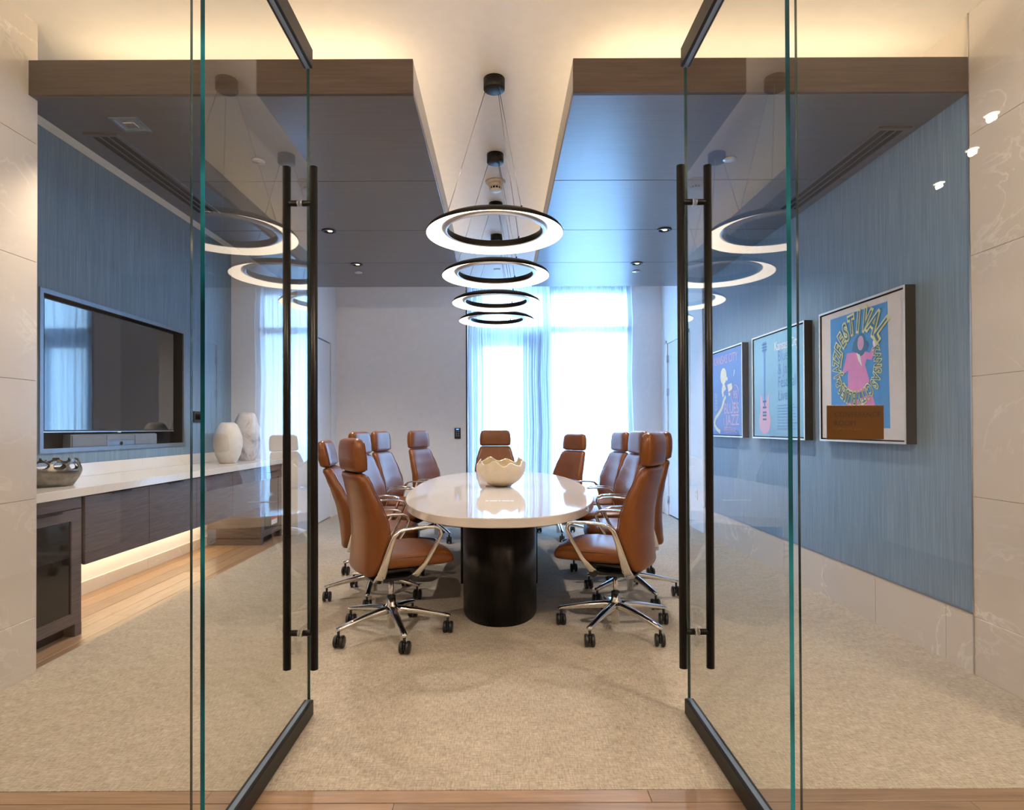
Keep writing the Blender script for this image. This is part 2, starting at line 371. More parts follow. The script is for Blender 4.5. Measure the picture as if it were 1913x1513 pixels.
# ------------------------------------------------------------------ walls
struct('ceiling', MB().box(-4.2, 4.2, 1.62, 9.1, ZC, ZC + 0.1), 'ceiling_paint')
struct('ceiling_hall', MB().box(-4.2, 4.2, -3.2, 1.60, 2.96, 3.06), 'ceiling_paint')
struct('wall_header', MB().box(-4.2, 4.2, 1.61, 1.75, 2.93, ZC), 'white_paint')
struct('wall_hall_back', MB().box(-4.2, 4.2, -3.3, -3.2, 0, 2.96), 'hall_paint')
struct('wall_hall_left', MB().box(-4.3, -4.2, -3.3, 1.75, 0, 3.3), 'white_paint')
struct('wall_hall_right', MB().box(4.2, 4.3, -3.3, 1.75, 0, 3.3), 'white_paint')
struct('wall_front_left', MB().box(-4.2, XL - 0.012, 1.61, 1.75, 0, 2.93), 'white_paint')
struct('wall_front_right', MB().box(XR + 0.012, 4.2, 1.61, 1.75, 0, 2.93), 'white_paint')
def tile_wall(name, x, side, y0, y1, ends):
    wl = struct(name, MB().box(min(x, x + side * 0.4) if False else (x + side * 0.012 if side > 0 else x + side * 0.4 if False else x - 0.25), x + side * 0.25 if side > 0 else x - 0.012, 1.75, ends, 0, ZC), 'white_paint')
    zs = [0.0, 0.29, 0.895, 1.50, 2.11, 2.72, ZC]
    for k in range(6):
        cuts = [y0, y1] if k % 2 else [y0, y0 + 0.45, y1]
        cuts = [y0, y1]
        for a, c in zip(cuts[:-1], cuts[1:]):
            xa, xb = (x, x + 0.012) if side > 0 else (x - 0.012, x)
            MB().box(xa, xb, a + 0.001, c - 0.001, zs[k] + 0.001, zs[k + 1] - 0.001, 0.0008).build('tile', 'stone_tile', wl)
    return wl
wlf = tile_wall('wall_left_front', XL, -1, 1.75, 3.06, 3.05)
MB().box(XL - 0.25, XL - 0.001, 3.05, 3.06, 0, ZC).build('end_tile', 'stone_tile', wlf)
wrf = tile_wall('wall_right_front', XR, 1, 1.75, 3.0, 3.0)
struct('wall_left_stub', MB().box(XA - 0.2, XL - 0.25, 2.9, 3.06, 0, ZC), 'white_paint')
# alcove wall with the opening of the television recess
TY0, TY1, TZ0, TZ1 = 4.088, 5.926, 1.101, 2.212
struct('wall_left_lower', MB().box(XA - 0.05, XA, 3.0, 7.0, 0, 0.86), 'white_paint')
wl = struct('wall_left', MB().box(XA - 0.05, XA, 3.0, 7.0, 0.86, TZ0).box(XA - 0.05, XA, 3.0, 7.0, TZ1, ZC).box(XA - 0.05, XA, 3.0, TY0, TZ0, TZ1).box(XA - 0.05, XA, TY1, 7.0, TZ0, TZ1), 'wallpaper')
struct('wall_left_outer', MB().box(XA - 0.4, XA - 0.25, 2.9, 7.1, 0, ZC), 'white_paint')
bbl = struct_empty('baseboard_left')
for k in range(7):
    MB().box(XA, XA + 0.014, 3.07 + k * 0.56, 3.07 + k * 0.56 + 0.558, 0, 0.10, 0.001).build('tile', 'stone_tile', bbl)
struct('wall_left_return', MB().box(XA - 0.1, XL + 0.0, 6.98, 7.08, 0, ZC), 'white_paint')
wlb = struct('wall_left_back', MB().box(XL - 0.1, XL, 7.08, 7.42, 0, ZC).box(XL - 0.1, XL, 8.36, YB + 0.1, 0, ZC).box(XL - 0.1, XL, 7.42, 8.36, 2.45, ZC), 'white_paint')
d4 = struct_empty('door_4', (XL, 7.89, 0))
MB().box(-0.06, -0.012, -0.455, 0.455, 0.012, 2.435, 0.002).build('door_leaf', 'white_paint', d4)
MB().box(-0.10, -0.07, -0.47, 0.47, 0.0, 2.45).build('door_gap', 'dark_gap', d4)
# right wall: wallpaper above a tiled base
struct('wall_right', MB().box(XR + 0.012, XR + 0.2, 3.0, 7.0, 0.0, 2.96), 'wallpaper')
struct('wall_right_upper', MB().box(XR + 0.010, XR + 0.2, 3.0, 7.0, 2.96, ZC), 'cream_paint')
bbr = struct_empty('baseboard_right')
ys = [3.0, 3.19, 3.79, 4.40, 5.01, 5.63, 6.25, 6.86, 7.0]
for a, c in zip(ys[:-1], ys[1:]): MB().box(XR, XR + 0.014, a + 0.0012, c - 0.0012, 0, 0.300, 0.001).build('tile', 'stone_tile', bbr)
struct('trim_1', MB().box(XR - 0.004, XR + 0.014, 3.0, 7.0, 0.301, 0.309), 'grey_metal')
struct('trim_2', MB().box(XR - 0.003, XR + 0.014, 2.996, 3.004, 0, ZC), 'steel')
wrb = struct('wall_right_back', MB().box(XR + 0.0, XR + 0.15, 7.0, 7.47, 0, ZC).box(XR, XR + 0.15, 8.54, YB + 0.4, 0, ZC).box(XR, XR + 0.15, 7.47, 8.54, 2.49, ZC), 'white_paint')
d3 = struct_empty('door_3', (XR, 8.0, 0))
MB().box(0.012, 0.055, -0.475, 0.475, 0.012, 2.44, 0.002).build('door_leaf', 'door_paint', d3)
f = MB(); f.box(-0.006, 0.06, -0.53, -0.478, 0, 2.49).box(-0.006, 0.06, 0.478, 0.53, 0, 2.49).box(-0.006, 0.06, -0.53, 0.53, 2.443, 2.49); f.build('door_frame', 'white_paint', d3)
MB().box(0.07, 0.14, -0.53, 0.53, 0.0, 2.49).build('door_gap', 'dark_gap', d3)
for z in (0.22, 1.05, 1.75, 2.22):
    hb = MB(); hb.cyl((-0.004, 0.477, z - 0.055), (-0.004, 0.477, z + 0.055), 0.008).box(-0.002, 0.013, 0.445, 0.477, z - 0.05, z + 0.05); hb.build('hinge', 'steel', d3)
h = MB(); h.cyl((0.012, -0.40, 1.02), (-0.045, -0.40, 1.02), 0.011).tube([(-0.045, -0.405, 1.02), (-0.047, -0.36, 1.02), (-0.045, -0.27, 1.018)], 0.009).box(0.006, 0.014, -0.425, -0.375, 0.95, 1.09, 0.002)
h.build('door_handle', 'steel', d3)
# back wall left of the window, window wall
struct('wall_back', MB().box(XL - 0.1, -0.50, YB, YB + 0.12, 0, ZC), 'white_paint')
struct('trim_3', MB().box(-0.506, -0.49, YB - 0.006, YB + 0.12, 0, ZC), 'black_metal')
struct('wall_window', MB().box(-0.50, -0.36, 8.78, 8.95, 0, ZC).box(1.93, XR + 0.1, 8.78, 8.95, 0, ZC)  .box(-0.36, 1.93, 8.78, 8.95, 3.30, ZC), 'white_paint')
struct('ground', MB().box(-30, 30, 9.2, 60, -0.6, -0.5), 'concrete')
win = struct_empty('window_1', (0, 8.84, 0))
def bar(n, x0, x1, z0, z1, d=0.05): MB().box(x0, x1, -d, d, z0, z1, 0.004).build(n, 'window_frame', win)
bar('jamb', -0.36, -0.29, 0, 3.30); bar('jamb', 1.87, 1.93, 0, 3.30); bar('head', -0.36, 1.93, 3.24, 3.30); bar('sill', -0.36, 1.93, 0, 0.07)
bar('transom', -0.36, 1.93, 2.66, 2.75); bar('mullion', 0.62, 0.75, 0, 3.30, 0.06)
bar('stile', -0.29, -0.27, 0.07, 2.66, 0.03); bar('stile', 0.33, 0.62, 0.07, 2.66, 0.03); bar('door_rail', -0.29, 0.62, 2.46, 2.66, 0.03); bar('door_rail', -0.29, 0.62, 0.07, 0.30, 0.03)
for x0, x1, z0, z1 in ((-0.27, 0.33, 0.30, 2.46), (0.75, 1.87, 0.07, 2.66), (-0.29, 0.62, 2.75, 3.24), (0.75, 1.87, 2.75, 3.24)):
    MB().box(x0, x1, -0.006, 0.006, z0, z1).build('pane', 'window_glass', win)
# sheer curtains
def curtain(x0, x1, y, seed, label, tight):
    rnd = random.Random(seed); n = int((x1 - x0) / 0.006); ph = [rnd.uniform(0, 6.28) for _ in range(4)]
    rows = []; zs = [0.015, 0.5, 1.2, 2.0, 2.8, 3.2, 3.329]
    for z in zs:
        q = []
        for i in range(n + 1):
            t = i / n; x = x0 + (x1 - x0) * t; am = 0.030 * (0.55 + 0.45 * (3.3 - z) / 3.3)
            yy = y + am * math.sin(2 * PI * x / 0.105 + ph[0] + 0.9 * math.sin(x * 7 + ph[1]) + 0.12 * z) + 0.018 * math.sin(2 * PI * x / 0.041 + ph[2] + 0.2 * z) * (0.6 + 0.4 * math.sin(x * 9 + ph[3]))
            q.append((x + 0.012 * math.sin(4 * z + x * 5), yy, z))
        rows.append(q)
    m = MB(); m.rings(rows, False, False, 0, True); o = m.build('curtain', 'sheer'); return tag(o, label, 'curtain', 'sheer curtains at the window')
curtain(-0.478, 0.72, 8.605, 3, 'white sheer curtain panel behind the chair at the table head', 1)
curtain(0.66, 1.93, 8.715, 5, 'white sheer curtain panel towards the wall with the hinged door', 1)
ct = MB().box(-0.48, 1.95, 8.57, 8.75, 3.33, 3.345).build('curtain_track', 'white_plastic'); tag(ct, 'white ceiling track above the sheer curtains', 'curtain track')

# ------------------------------------------------------------------ soffits
def soffit(x0, x1, label, inner):
    t = thing('soffit', label, 'soffit', ((x0 + x1) / 2, 5.07, 2.947), 0, 'dark wood ceiling soffits'); hx = (x1 - x0) / 2
    seams = [3.019, 4.068, 5.09, 6.096, 7.135]
    for a, c in zip(seams[:-1], seams[1:]):
        MB().box(-hx, hx, a - 5.07 + 0.003, c - 5.07 - 0.003, 0, 0.03, 0.002).build('panel', 'soffit_wood', t)
    MB().box(-hx + 0.01, hx - 0.01, -2.05, 2.05, 0.03, 0.045).build('backing', 'dark_gap', t)
    MB().box(-hx, hx, -2.07, -2.05, 0.0, 0.176).build('front_fascia', 'fascia_wood', t)
    MB().box(-hx, hx, 2.045, 2.065, 0.031, 0.176).build('rear_fascia', 'fascia_wood', t)
    for sgn in (-1, 1):
        if sgn == inner or x0 < 0:
            xa, xb = (hx - 0.02, hx) if sgn > 0 else (-hx, -hx + 0.02)
            MB().box(xa, xb, -2.05, 2.045, 0.031, 0.176).build('side_fascia', 'cream_paint', t)
    return t
soffit(-2.49, -0.441, 'dark wood ceiling soffit on the television side of the pendant row', 1)
soffit(0.373, XR + 0.008, 'dark wood ceiling soffit on the poster side of the pendant row', -1)
ZS = 2.947
def slot_diffuser(x0, x1, y0, y1, label):
    t = thing('slot_diffuser', label, 'air vent', ((x0 + x1) / 2, (y0 + y1) / 2, ZS), 0, 'linear slot air diffusers'); hx, hy = (x1 - x0) / 2, (y1 - y0) / 2
    MB().box(-hx, hx, -hy, hy, -0.004, -0.0005).build('frame', 'soffit_wood', t)
    MB().box(-hx, hx, -hy - 0.012, -hy, -0.006, -0.0005).build('end_cap', 'fascia_wood', t)
    for k in range(3):
        xc = (-0.5 + k * 0.5) * hx * 1.05
        MB().box(xc - 0.016, xc + 0.012, -hy + 0.03, hy - 0.01, -0.0055, -0.0035).build('slot', 'dark_gap', t)
        MB().box(xc + 0.010, xc + 0.018, -hy + 0.03, hy - 0.01, -0.0065, -0.0035).build('blade', 'bronze_metal', t)
slot_diffuser(-2.39, -2.20, 3.40, 4.65, 'three-slot linear air diffuser in the soffit on the television side')
slot_diffuser(2.15, 2.335, 3.36, 4.62, 'three-slot linear air diffuser in the soffit on the poster side')
def downlight(x, y, label):
    t = thing('recessed_downlight', label, 'downlight', (x, y, ZS), 0, 'round recessed downlights')
    MB().lathe([(0.062, -0.0005), (0.062, -0.006), (0.045, -0.008), (0.042, -0.001)], 24, caps=False).build('trim_ring', 'black_metal', t)
    MB().lathe([(0.042, -0.001), (0.042, -0.0012)], 20).build('lens', 'chrome', t)
    MB().lathe([(0.020, -0.0015), (0.020, -0.003)], 16, c=(0.008, 0.008, 0)).build('lamp', 'downlight_led', t)
side = {-1: 'television', 1: 'poster'}
for x, y, nm in [(-1.472, 5.09, 'nearer the glass doors'), (-1.487, 6.136, 'nearer the window'), (1.408, 5.09, 'nearer the glass doors'), (1.41, 6.136, 'nearer the window')]:
    downlight(x, y, 'round black-rimmed downlight in the %s-side soffit, the one %s' % (side[-1 if x < 0 else 1], nm))
def sprinkler(x, y, label):
    tag(MB().lathe([(0.040, -0.0005), (0.042, -0.004), (0.038, -0.008), (0.0015, -0.009)], 24, c=(x, y, ZS)).build('sprinkler_cover', 'steel'), label, 'sprinkler', 'round sprinkler cover plates')
for x, y, nm in [(-1.53, 3.75, 'nearer the glass doors'), (-1.546, 6.45, 'nearer the window'), (1.455, 3.75, 'nearer the glass doors'), (1.476, 6.45, 'nearer the window')]:
    sprinkler(x, y, 'small round sprinkler cover on the %s-side soffit, %s' % (side[-1 if x < 0 else 1], nm))
t = thing('square_downlight', 'square recessed downlight beside the air diffuser on the television side', 'downlight', (-2.056, 3.293, ZS))
f = MB(); f.box(-0.075, 0.075, -0.075, -0.06, -0.006, -0.0005).box(-0.075, 0.075, 0.06, 0.075, -0.006, -0.0005).box(-0.075, -0.06, -0.06, 0.06, -0.006, -0.0005).box(0.06, 0.075, -0.06, 0.06, -0.006, -0.0005)
f.build('trim_frame', 'grey_metal', t); MB().box(-0.06, 0.06, -0.06, 0.06, -0.002, -0.0008).build('reflector', 'steel', t)
MB().box(-0.030, 0.030, -0.02, 0.035, -0.004, -0.002, 0.001).build('lamp', 'chrome', t)
# smoke detector, small ceiling disc, loose wire
t = thing('smoke_detector', 'cream smoke detector on the ceiling behind the second pendant canopy', 'smoke detector', (-0.04, 5.04, ZC))
MB().lathe([(0.085, -0.001), (0.085, -0.012), (0.078, -0.02), (0.06, -0.024)], 28).build('base', 'cream_plastic', t)
MB().lathe([(0.062, -0.024), (0.062, -0.036), (0.050, -0.05)], 24).build('vent_band', 'cream_plastic', t)
m = MB()
for k in range(12): a = k * PI / 6; m.box(0.049 * math.cos(a) - .004, 0.049 * math.cos(a) + .004, 0.049 * math.sin(a) - .004, 0.049 * math.sin(a) + .004, -0.072, -0.05)
m.build('cage', 'cream_plastic', t); MB().lathe([(0.042, -0.05), (0.042, -0.072)], 20).build('chamber', 'bronze_metal', t)
MB().lathe([(0.050, -0.070), (0.046, -0.082), (0.020, -0.09)], 24).build('cap', 'white_plastic', t)
tag(MB().box(-0.09, 0.0, 7.80, 7.86, ZC - 0.012, ZC - 0.0005, 0.002).build('ceiling_sensor', 'cream_plastic'), 'small rectangular sensor on the ceiling near the curtains', 'sensor')
tag(MB().tube([(-0.438, 4.85, 2.99), (-0.41, 4.84, 3.02), (-0.385, 4.83, 2.99), (-0.395, 4.82, 2.955), (-0.43, 4.82, 2.945), (-0.446, 4.83, 2.944)], 0.0025, 6).build('wire_loop', 'black_plastic'), 'thin dark loose wire loop at the soffit edge', 'wire')

# ------------------------------------------------------------------ ring pendants
ORD = ['first', 'second', 'third', 'fourth']
def pendant():
    t = thing('ring_pendant', '', 'pendant light', (0, 0, ZC), 0, 'ring pendants above the table'); zb = 2.408 - ZC; Ro = 0.4085
    MB().lathe([(0.064, -0.0005), (0.064, -0.062), (0.060, -0.066)], 32).build('canopy', 'bronze_metal', t)
    sh = MB().lathe([(Ro, zb), (Ro + 0.001, zb + 0.008), (Ro - 0.012, zb + 0.026), (Ro * 0.86, zb + 0.050), (Ro * 0.79, zb + 0.058), (Ro * 0.71, zb + 0.058), (Ro * 0.70, zb + 0.054), (Ro * 0.70, zb + 0.018)], 72, caps=False)
    sh.build('shell', 'bronze_metal', t)
    MB().lathe([(Ro * 0.70, zb + 0.018), (Ro * 0.715, zb + 0.014), (Ro * 0.785, zb + 0.024), (Ro * 0.79, zb + 0.028)], 72, caps=False).build('inner_lip', 'steel', t)
    MB().lathe([(Ro * 0.79, zb + 0.028), (Ro * 0.90, zb + 0.016), (Ro - 0.001, zb)], 72, caps=False).build('diffuser', 'ring_diffuser', t)
    for a in (180, 60, -60):
        c, s = math.cos(R(a)), math.sin(R(a))
        MB().tube([(0.052 * c, 0.052 * s, -0.064), (0.305 * c, 0.305 * s, zb + 0.058)], 0.0022, 6).build('suspension_cable', 'steel', t)
        MB().cyl((0.305 * c, 0.305 * s, zb + 0.056), (0.305 * c, 0.305 * s, zb + 0.075), 0.005, 8).build('cable_grip', 'black_metal', t)
    return t
pp = pendant(); km = kid_map()
pend_xy = [(-0.034, 3.556), (-0.037, 4.54), (-0.041, 5.53), (-0.042, 6.45)]
pend = [pp] + [copy_tree(pp, km) for _ in range(3)]
for k, o in enumerate(pend):
    o.location = (pend_xy[k][0], pend_xy[k][1], ZC)
    o['label'] = 'lit ring pendant over the table, %s in the row from the glass doors' % ORD[k]

# ------------------------------------------------------------------ table
TC, TA, TB, TN = (-0.012, 5.17), 1.82, 0.735, 2.4
def superell(a, b, n, N=240): 
    r = []
    for k in range(N):
        t = 2 * PI * k / N; c, s = math.cos(t), math.sin(t)
        r.append((math.copysign(abs(c) ** (2 / n), c) * b, math.copysign(abs(s) ** (2 / n), s) * a))
    return r
tb = thing('conference_table', 'long oval conference table with polished pale stone top and black pedestals', 'table', (TC[0], TC[1], 0))
def sec(d, z): return [(x, y, z) for x, y in superell(TA - d, TB - d, TN)]
MB().rings([sec(0.006, 0.683), sec(0.0, 0.688), sec(0.0, 0.735), sec(0.005, 0.740)], smooth=False).build('tabletop', 'table_stone', tb)
for y in (-0.98, 0.98):
    MB().rings([[(x, yy + y, z) for x, yy in superell(0.46, 0.255, 2.2, 48)] for z in (0.001, 0.683)]).build('pedestal', 'black_steel', tb)
MB().box(-0.315, 0.30, -0.40, 0.40, 0.001, 0.683, 0.004).build('centre_panel', 'black_steel', tb)
pm = MB().box(-0.098, 0.098, -1.058, -1.022, 0.7402, 0.7425, 0.001).build('power_module', 'white_plastic', tb)
for x in (-0.072, -0.012, 0.012, 0.072): MB().box(x - 0.003, x + 0.003, -1.047, -1.033, 0.7425, 0.7432).build('socket', 'dark_gap', pm)
# scalloped bowl
t = thing('scalloped_bowl', 'cream shell-like bowl with a wavy gilt rim at the centre of the table', 'bowl', (-0.005, 5.20, 0.741))
def shell(off, up):
    rr = []; N = 144
    for q in range(21):
        u = q / 20; rad = 0.058 + 0.158 * math.sin(min(1.0, u * 1.12) * PI / 2) ** 0.9 + off; z = 0.205 * u ** 1.5 + 0.004; row = []
        am = max(0, (u - 0.60) / 0.40) ** 1.3
        for k in range(N):
            a = 2 * PI * k / N; wv = math.sin(8 * a + 0.7) * (0.8 + 0.2 * math.sin(3 * a)); w2 = math.sin(3 * a + 1.0)
            r = rad + am * (0.016 * wv + 0.004 * w2 - 0.012); zz = z + up + am * (-0.020 * wv + 0.010 * w2 + 0.014 * math.sin(a))
            row.append((r * math.cos(a), r * math.sin(a), zz))
        rr.append(row)
    return rr
o_, i_ = shell(0, 0), shell(-0.008, 0.006)
MB().rings([[(0.5 * x, 0.5 * y, 0.001) for x, y, z in o_[0]]] + o_, caps=True if False else False).build('bowl_body', 'bowl_cream', t)
m = MB(); m.rings([[(0.0 * x, 0.0 * y, 0.010) for x, y, z in i_[0]]] + i_ + [o_[-1]], caps=False); m.build('gilt_interior', 'pearl_gold', t)
MB().lathe([(0.05, 0.0), (0.06, 0.003), (0.062, 0.010)], 32).build('foot', 'bowl_cream', t)

# ------------------------------------------------------------------ office chairs (built facing +X)
def rrect(n, N=36):
    out = []
    for k in range(N):
        a = 2 * PI * k / N; c, s = math.cos(a), math.sin(a)
        out.append((math.copysign(abs(c) ** (2 / n), c), math.copysign(abs(s) ** (2 / n), s)))
    return out
def interp(tab, z):
    if z <= tab[0][0]: return tab[0][1:]
    for a, b in zip(tab[:-1], tab[1:]):
        if z <= b[0]:
            t = (z - a[0]) / (b[0] - a[0]); t = t * t * (3 - 2 * t) * 0.5 + t * 0.5
            return tuple(p + (q - p) * t for p, q in zip(a[1:], b[1:]))
    return tab[-1][1:]
# z, centre x, half width, half thickness, wing
BACK = [(0.425, -0.185, 0.212, 0.045, 0.02), (0.50, -0.170, 0.243, 0.057, 0.035), (0.61, -0.163, 0.260, 0.060, 0.045), (0.73, -0.172, 0.259, 0.055, 0.045),
        (0.84, -0.192, 0.244, 0.050, 0.035), (0.94, -0.215, 0.217, 0.046, 0.025), (1.015, -0.236, 0.192, 0.044, 0.018)]
HEAD = [(1.020, -0.238, 0.196, 0.046, 0.018), (1.10, -0.244, 0.200, 0.050, 0.018), (1.16, -0.246, 0.194, 0.048, 0.016), (1.215, -0.244, 0.176, 0.038, 0.012)]
def pad(tab, z0, z1, n, e, nz):
    sh = rrect(n); rr = []; zs = [z0 + (z1 - z0) * k / nz for k in range(nz + 1)]
    def ring(z, k):
        xc, wd, th, wg = interp(tab, min(max(z, tab[0][0]), tab[-1][0])); r = []
        for u, v in sh:
            y = v * (wd - (1 - k) * e); x = u * (th - (1 - k) * min(e, th * 0.8)) + wg * (v * (wd / 0.25)) ** 2
            r.append((xc + x, y, z))
        return r
    rr.append(ring(z0, 0.0)); rr.append(ring(z0 + e * 0.3, 0.72))
    for z in zs[1:-1]: rr.append(ring(z, 1.0))
    rr.append(ring(z1 - e * 0.3, 0.72)); rr.append(ring(z1, 0.0)); return rr
def piping(tab, z0, z1, front, r=0.0035):
    pts = []; n = 14; s = 1 if front else -1
    def P(z, v):
        xc, wd, th, wg = interp(tab, z); y = v * wd * 0.93; return (xc + s * th * 0.62 + wg * (v * (wd / 0.25)) ** 2, y, z)
    for k in range(n + 1): pts.append(P(z0 + (z1 - z0) * k / n, -1))
    for k in range(1, 6): pts.append((lambda q: (q[0], q[1], z1 + 0.010))(P(z1, -1 + k / 3 if k < 6 else 1)))
    for k in range(n + 1): pts.append(P(z1 - (z1 - z0) * k / n, 1))
    return pts
def make_chair():
    t = thing('office_chair', '', 'chair', (0, 0, 0), 0, 'tan leather chairs around the conference table')
    # seat
    prof = [(-0.150, 0.500, 0.034, 0.200), (-0.135, 0.500, 0.048, 0.226), (-0.06, 0.499, 0.052, 0.243), (0.06, 0.498, 0.053, 0.252), (0.18, 0.499, 0.053, 0.250), (0.265, 0.493, 0.050, 0.240), (0.313, 0.485, 0.041, 0.226), (0.332, 0.479, 0.027, 0.208), (0.337, 0.476, 0.008, 0.185)]
    sh = rrect(3.6, 40); rr = []
    for x, zc, hz, hy in prof: rr.append([(x - 0.012 * v * v, v * hy, zc + u * hz + (0.008 * (1 - v * v) if u > 0 else 0)) for u, v in sh])
    seat = MB().rings(rr).build('seat', 'leather', t)
    hp = [(-0.12, 0.232, 0.521), (-0.03, 0.2475, 0.522), (0.08, 0.2575, 0.523), (0.19, 0.253, 0.521), (0.270, 0.236, 0.514), (0.312, 0.19, 0.507), (0.327, 0.1, 0.504)]
    pts = [(x, -y, z) for x, y, z in hp] + [(0.330, 0, 0.504)] + [(x, y, z) for x, y, z in reversed(hp)]
    MB().tube([(p[0], p[1] * 0.985, p[2]) for p in pts], 0.003, 6).build('piping', 'leather_dark', seat)
    back = MB().rings(pad(BACK, 0.418, 1.016, 3.4, 0.026, 24)).build('backrest', 'leather', t)
    MB().tube(piping(BACK, 0.455, 0.995, True), 0.0035, 6).build('piping', 'leather', back)
    head = MB().rings(pad(HEAD, 1.019, 1.218, 3.2, 0.030, 12)).build('headrest', 'leather', t)
    MB().tube(piping(HEAD, 1.035, 1.19, True), 0.0032, 6).build('piping', 'leather', head)
    # arms: one closed polished loop each side
    path = [(-0.145, 0.385, 0.20, 0.028, 0.007), (-0.135, 0.43, 0.245, 0.027, 0.008), (-0.115, 0.52, 0.270, 0.021, 0.009), (-0.090, 0.61, 0.278, 0.015, 0.011), (-0.072, 0.658, 0.280, 0.014, 0.016), (-0.045, 0.684, 0.280, 0.009, 0.017), (0.0, 0.693, 0.280, 0.008, 0.017),
            (0.10, 0.697, 0.279, 0.008, 0.017), (0.17, 0.693, 0.278, 0.008, 0.016), (0.203, 0.680, 0.278, 0.010, 0.016), (0.212, 0.650, 0.277, 0.010, 0.013), (0.185, 0.590, 0.274, 0.010, 0.011), (0.120, 0.480, 0.262, 0.014, 0.009), (0.075, 0.420, 0.238, 0.020, 0.008), (0.055, 0.390, 0.195, 0.022, 0.007)]
    for s in (-1, 1):
        rr = []; P = [Vector((x, s * y, z)) for x, z, y, a, b in path]
        for k, (x, z, y, a, b) in enumerate(path):
            T = (P[min(k + 1, len(P) - 1)] - P[max(k - 1, 0)]).normalized(); L = Vector((0, 1, 0)); L = (L - T * L.dot(T)).normalized(); N = T.cross(L)
            rr.append([P[k] + N * (u * a) + L * (v * b) for u, v in rrect(2.8, 14)])
        MB().rings(rr).build('armrest', 'chrome', t)
    tm = MB(); tm.box(-0.15, 0.14, -0.10, 0.10, 0.385, 0.446, 0.012, 2).box(-0.12, 0.06, -0.05, 0.05, 0.352, 0.39, 0.010, 2).box(-0.17, 0.12, -0.215, 0.215, 0.438, 0.455, 0.004).box(-0.17, 0.09, -0.205, 0.205, 0.383, 0.40, 0.004)
    tm = tm.build('tilt_mechanism', 'black_plastic', t)
    for s in (-1, 1): MB().cyl((0.07, s * 0.06, 0.395), (0.07, s * 0.20, 0.395), 0.007, 8).cyl((0.07, s * 0.195, 0.395), (0.07, s * 0.225, 0.395), 0.024, 16).build('tension_knob', 'black_plastic', tm)
    gl = MB().lathe([(0.015, 0.20), (0.015, 0.36)], 16).build('gas_lift', 'chrome', t)
    MB().lathe([(0.024, 0.232), (0.027, 0.236), (0.027, 0.243), (0.017, 0.246)], 20).build('collar', 'black_plastic', gl)
    hub = MB().lathe([(0.022, 0.045), (0.024, 0.05), (0.024, 0.13), (0.036, 0.135), (0.038, 0.155), (0.036, 0.185), (0.027, 0.195), (0.026, 0.232), (0.015, 0.233)], 28).build('base_hub', 'chrome', t)
    leg_me = None
    for k in range(5):
        if leg_me is None:
            rr = []
            for x, z, wy, hz in [(0.020, 0.160, 0.030, 0.026), (0.06, 0.159, 0.027, 0.024), (0.16, 0.146, 0.0225, 0.019), (0.27, 0.125, 0.0185, 0.0155), (0.325, 0.114, 0.0185, 0.014), (0.350, 0.109, 0.016, 0.011), (0.358, 0.107, 0.010, 0.007)]:
                rr.append([(x, v * wy, z + u * hz) for u, v in rrect(2.3, 14)])
            lg = MB().rings(rr).build('base_leg', 'chrome', t); leg_me = lg.data
            cm = MB(); cm.cyl((0, 0, 0.060), (0, 0, 0.102), 0.008, 10)
            cm.box(-0.014, 0.020, -0.007, 0.007, 0.022, 0.066, 0.004)
            ca = cm.build('caster', 'black_plastic', lg, (0.34, 0, 0)); cme = ca.data
            wm = MB()
            for s in (-1, 1): wm.rings([[(0.010 + r * math.cos(2 * PI * q / 22), s * y, 0.0365 + r * math.sin(2 * PI * q / 22)) for q in range(22)] for y, r in ((0.009, 0.028), (0.009, 0.034), (0.013, 0.0365), (0.023, 0.0365), (0.028, 0.032), (0.028, 0.008))])
            # wheels are joined to the caster body as one swivelling part
            wme = wm.build('wheels_source', 'black_plastic'); bmw = bmesh.new(); bmw.from_mesh(cme); bmw.from_mesh(wme.data); bmw.to_mesh(cme); bmw.free(); bpy.data.objects.remove(wme)
        else:
            lg = link('base_leg', leg_me, t); link('caster', cme, lg, (0.34, 0, 0))
        lg.rotation_euler = (0, 0, k * 2 * PI / 5)
    return t
proto = make_chair(); km = kid_map()
CH = [ # x, y, facing, star angle, label
 (-0.668, 3.602, 28.4, 4.5, 'tan leather chair on the television side of the table, first from the glass doors'),
 (-0.945, 4.42, 7.0, 57.7, 'tan leather chair on the television side of the table, second from the glass doors'),
 (-1.000, 5.15, -9.0, 50, 'tan leather chair on the television side of the table, third from the glass doors'),
 (-0.975, 5.90, -10.5, 31, 'tan leather chair on the television side of the table, fourth from the glass doors'),
 (-0.735, 6.72, -23.5, 12, 'tan leather chair on the television side of the table, last before the window'),
 (0.700, 3.66, 153.0, 18, 'tan leather chair on the poster side of the table, first from the glass doors'),
 (0.950, 4.40, 176.0, 0, 'tan leather chair on the poster side of the table, second from the glass doors'),
 (0.965, 5.17, 186.0, 40, 'tan leather chair on the poster side of the table, third from the glass doors'),
 (0.965, 5.93, 188.0, 22, 'tan leather chair on the poster side of the table, fourth from the glass doors'),
 (0.655, 6.82, 209.0, 55, 'tan leather chair on the poster side of the table, last before the window'),
 (-0.075, 7.40, 270.0, 60, 'tan leather chair at the table head before the curtains, behind the bowl')]
chairs = [proto] + [copy_tree(proto, km) for _ in CH[1:]]
km = kid_map(); rnd = random.Random(4)
for o, (x, y, fa, st, lb) in zip(chairs, CH):
    o.location = (x, y, 0.001); o.rotation_euler = (0, 0, R(fa)); o['label'] = lb; k = 0
    for c in km[o.name]:
        if c.name.startswith('base_leg'):
            a = st - fa + 72 * k; k += 1; c.rotation_euler = (0, 0, R(a))
            for q in km[c.name]: q.rotation_euler = (0, 0, R(-(st + 72 * (k - 1)) + 90 + rnd.uniform(-9, 9)))
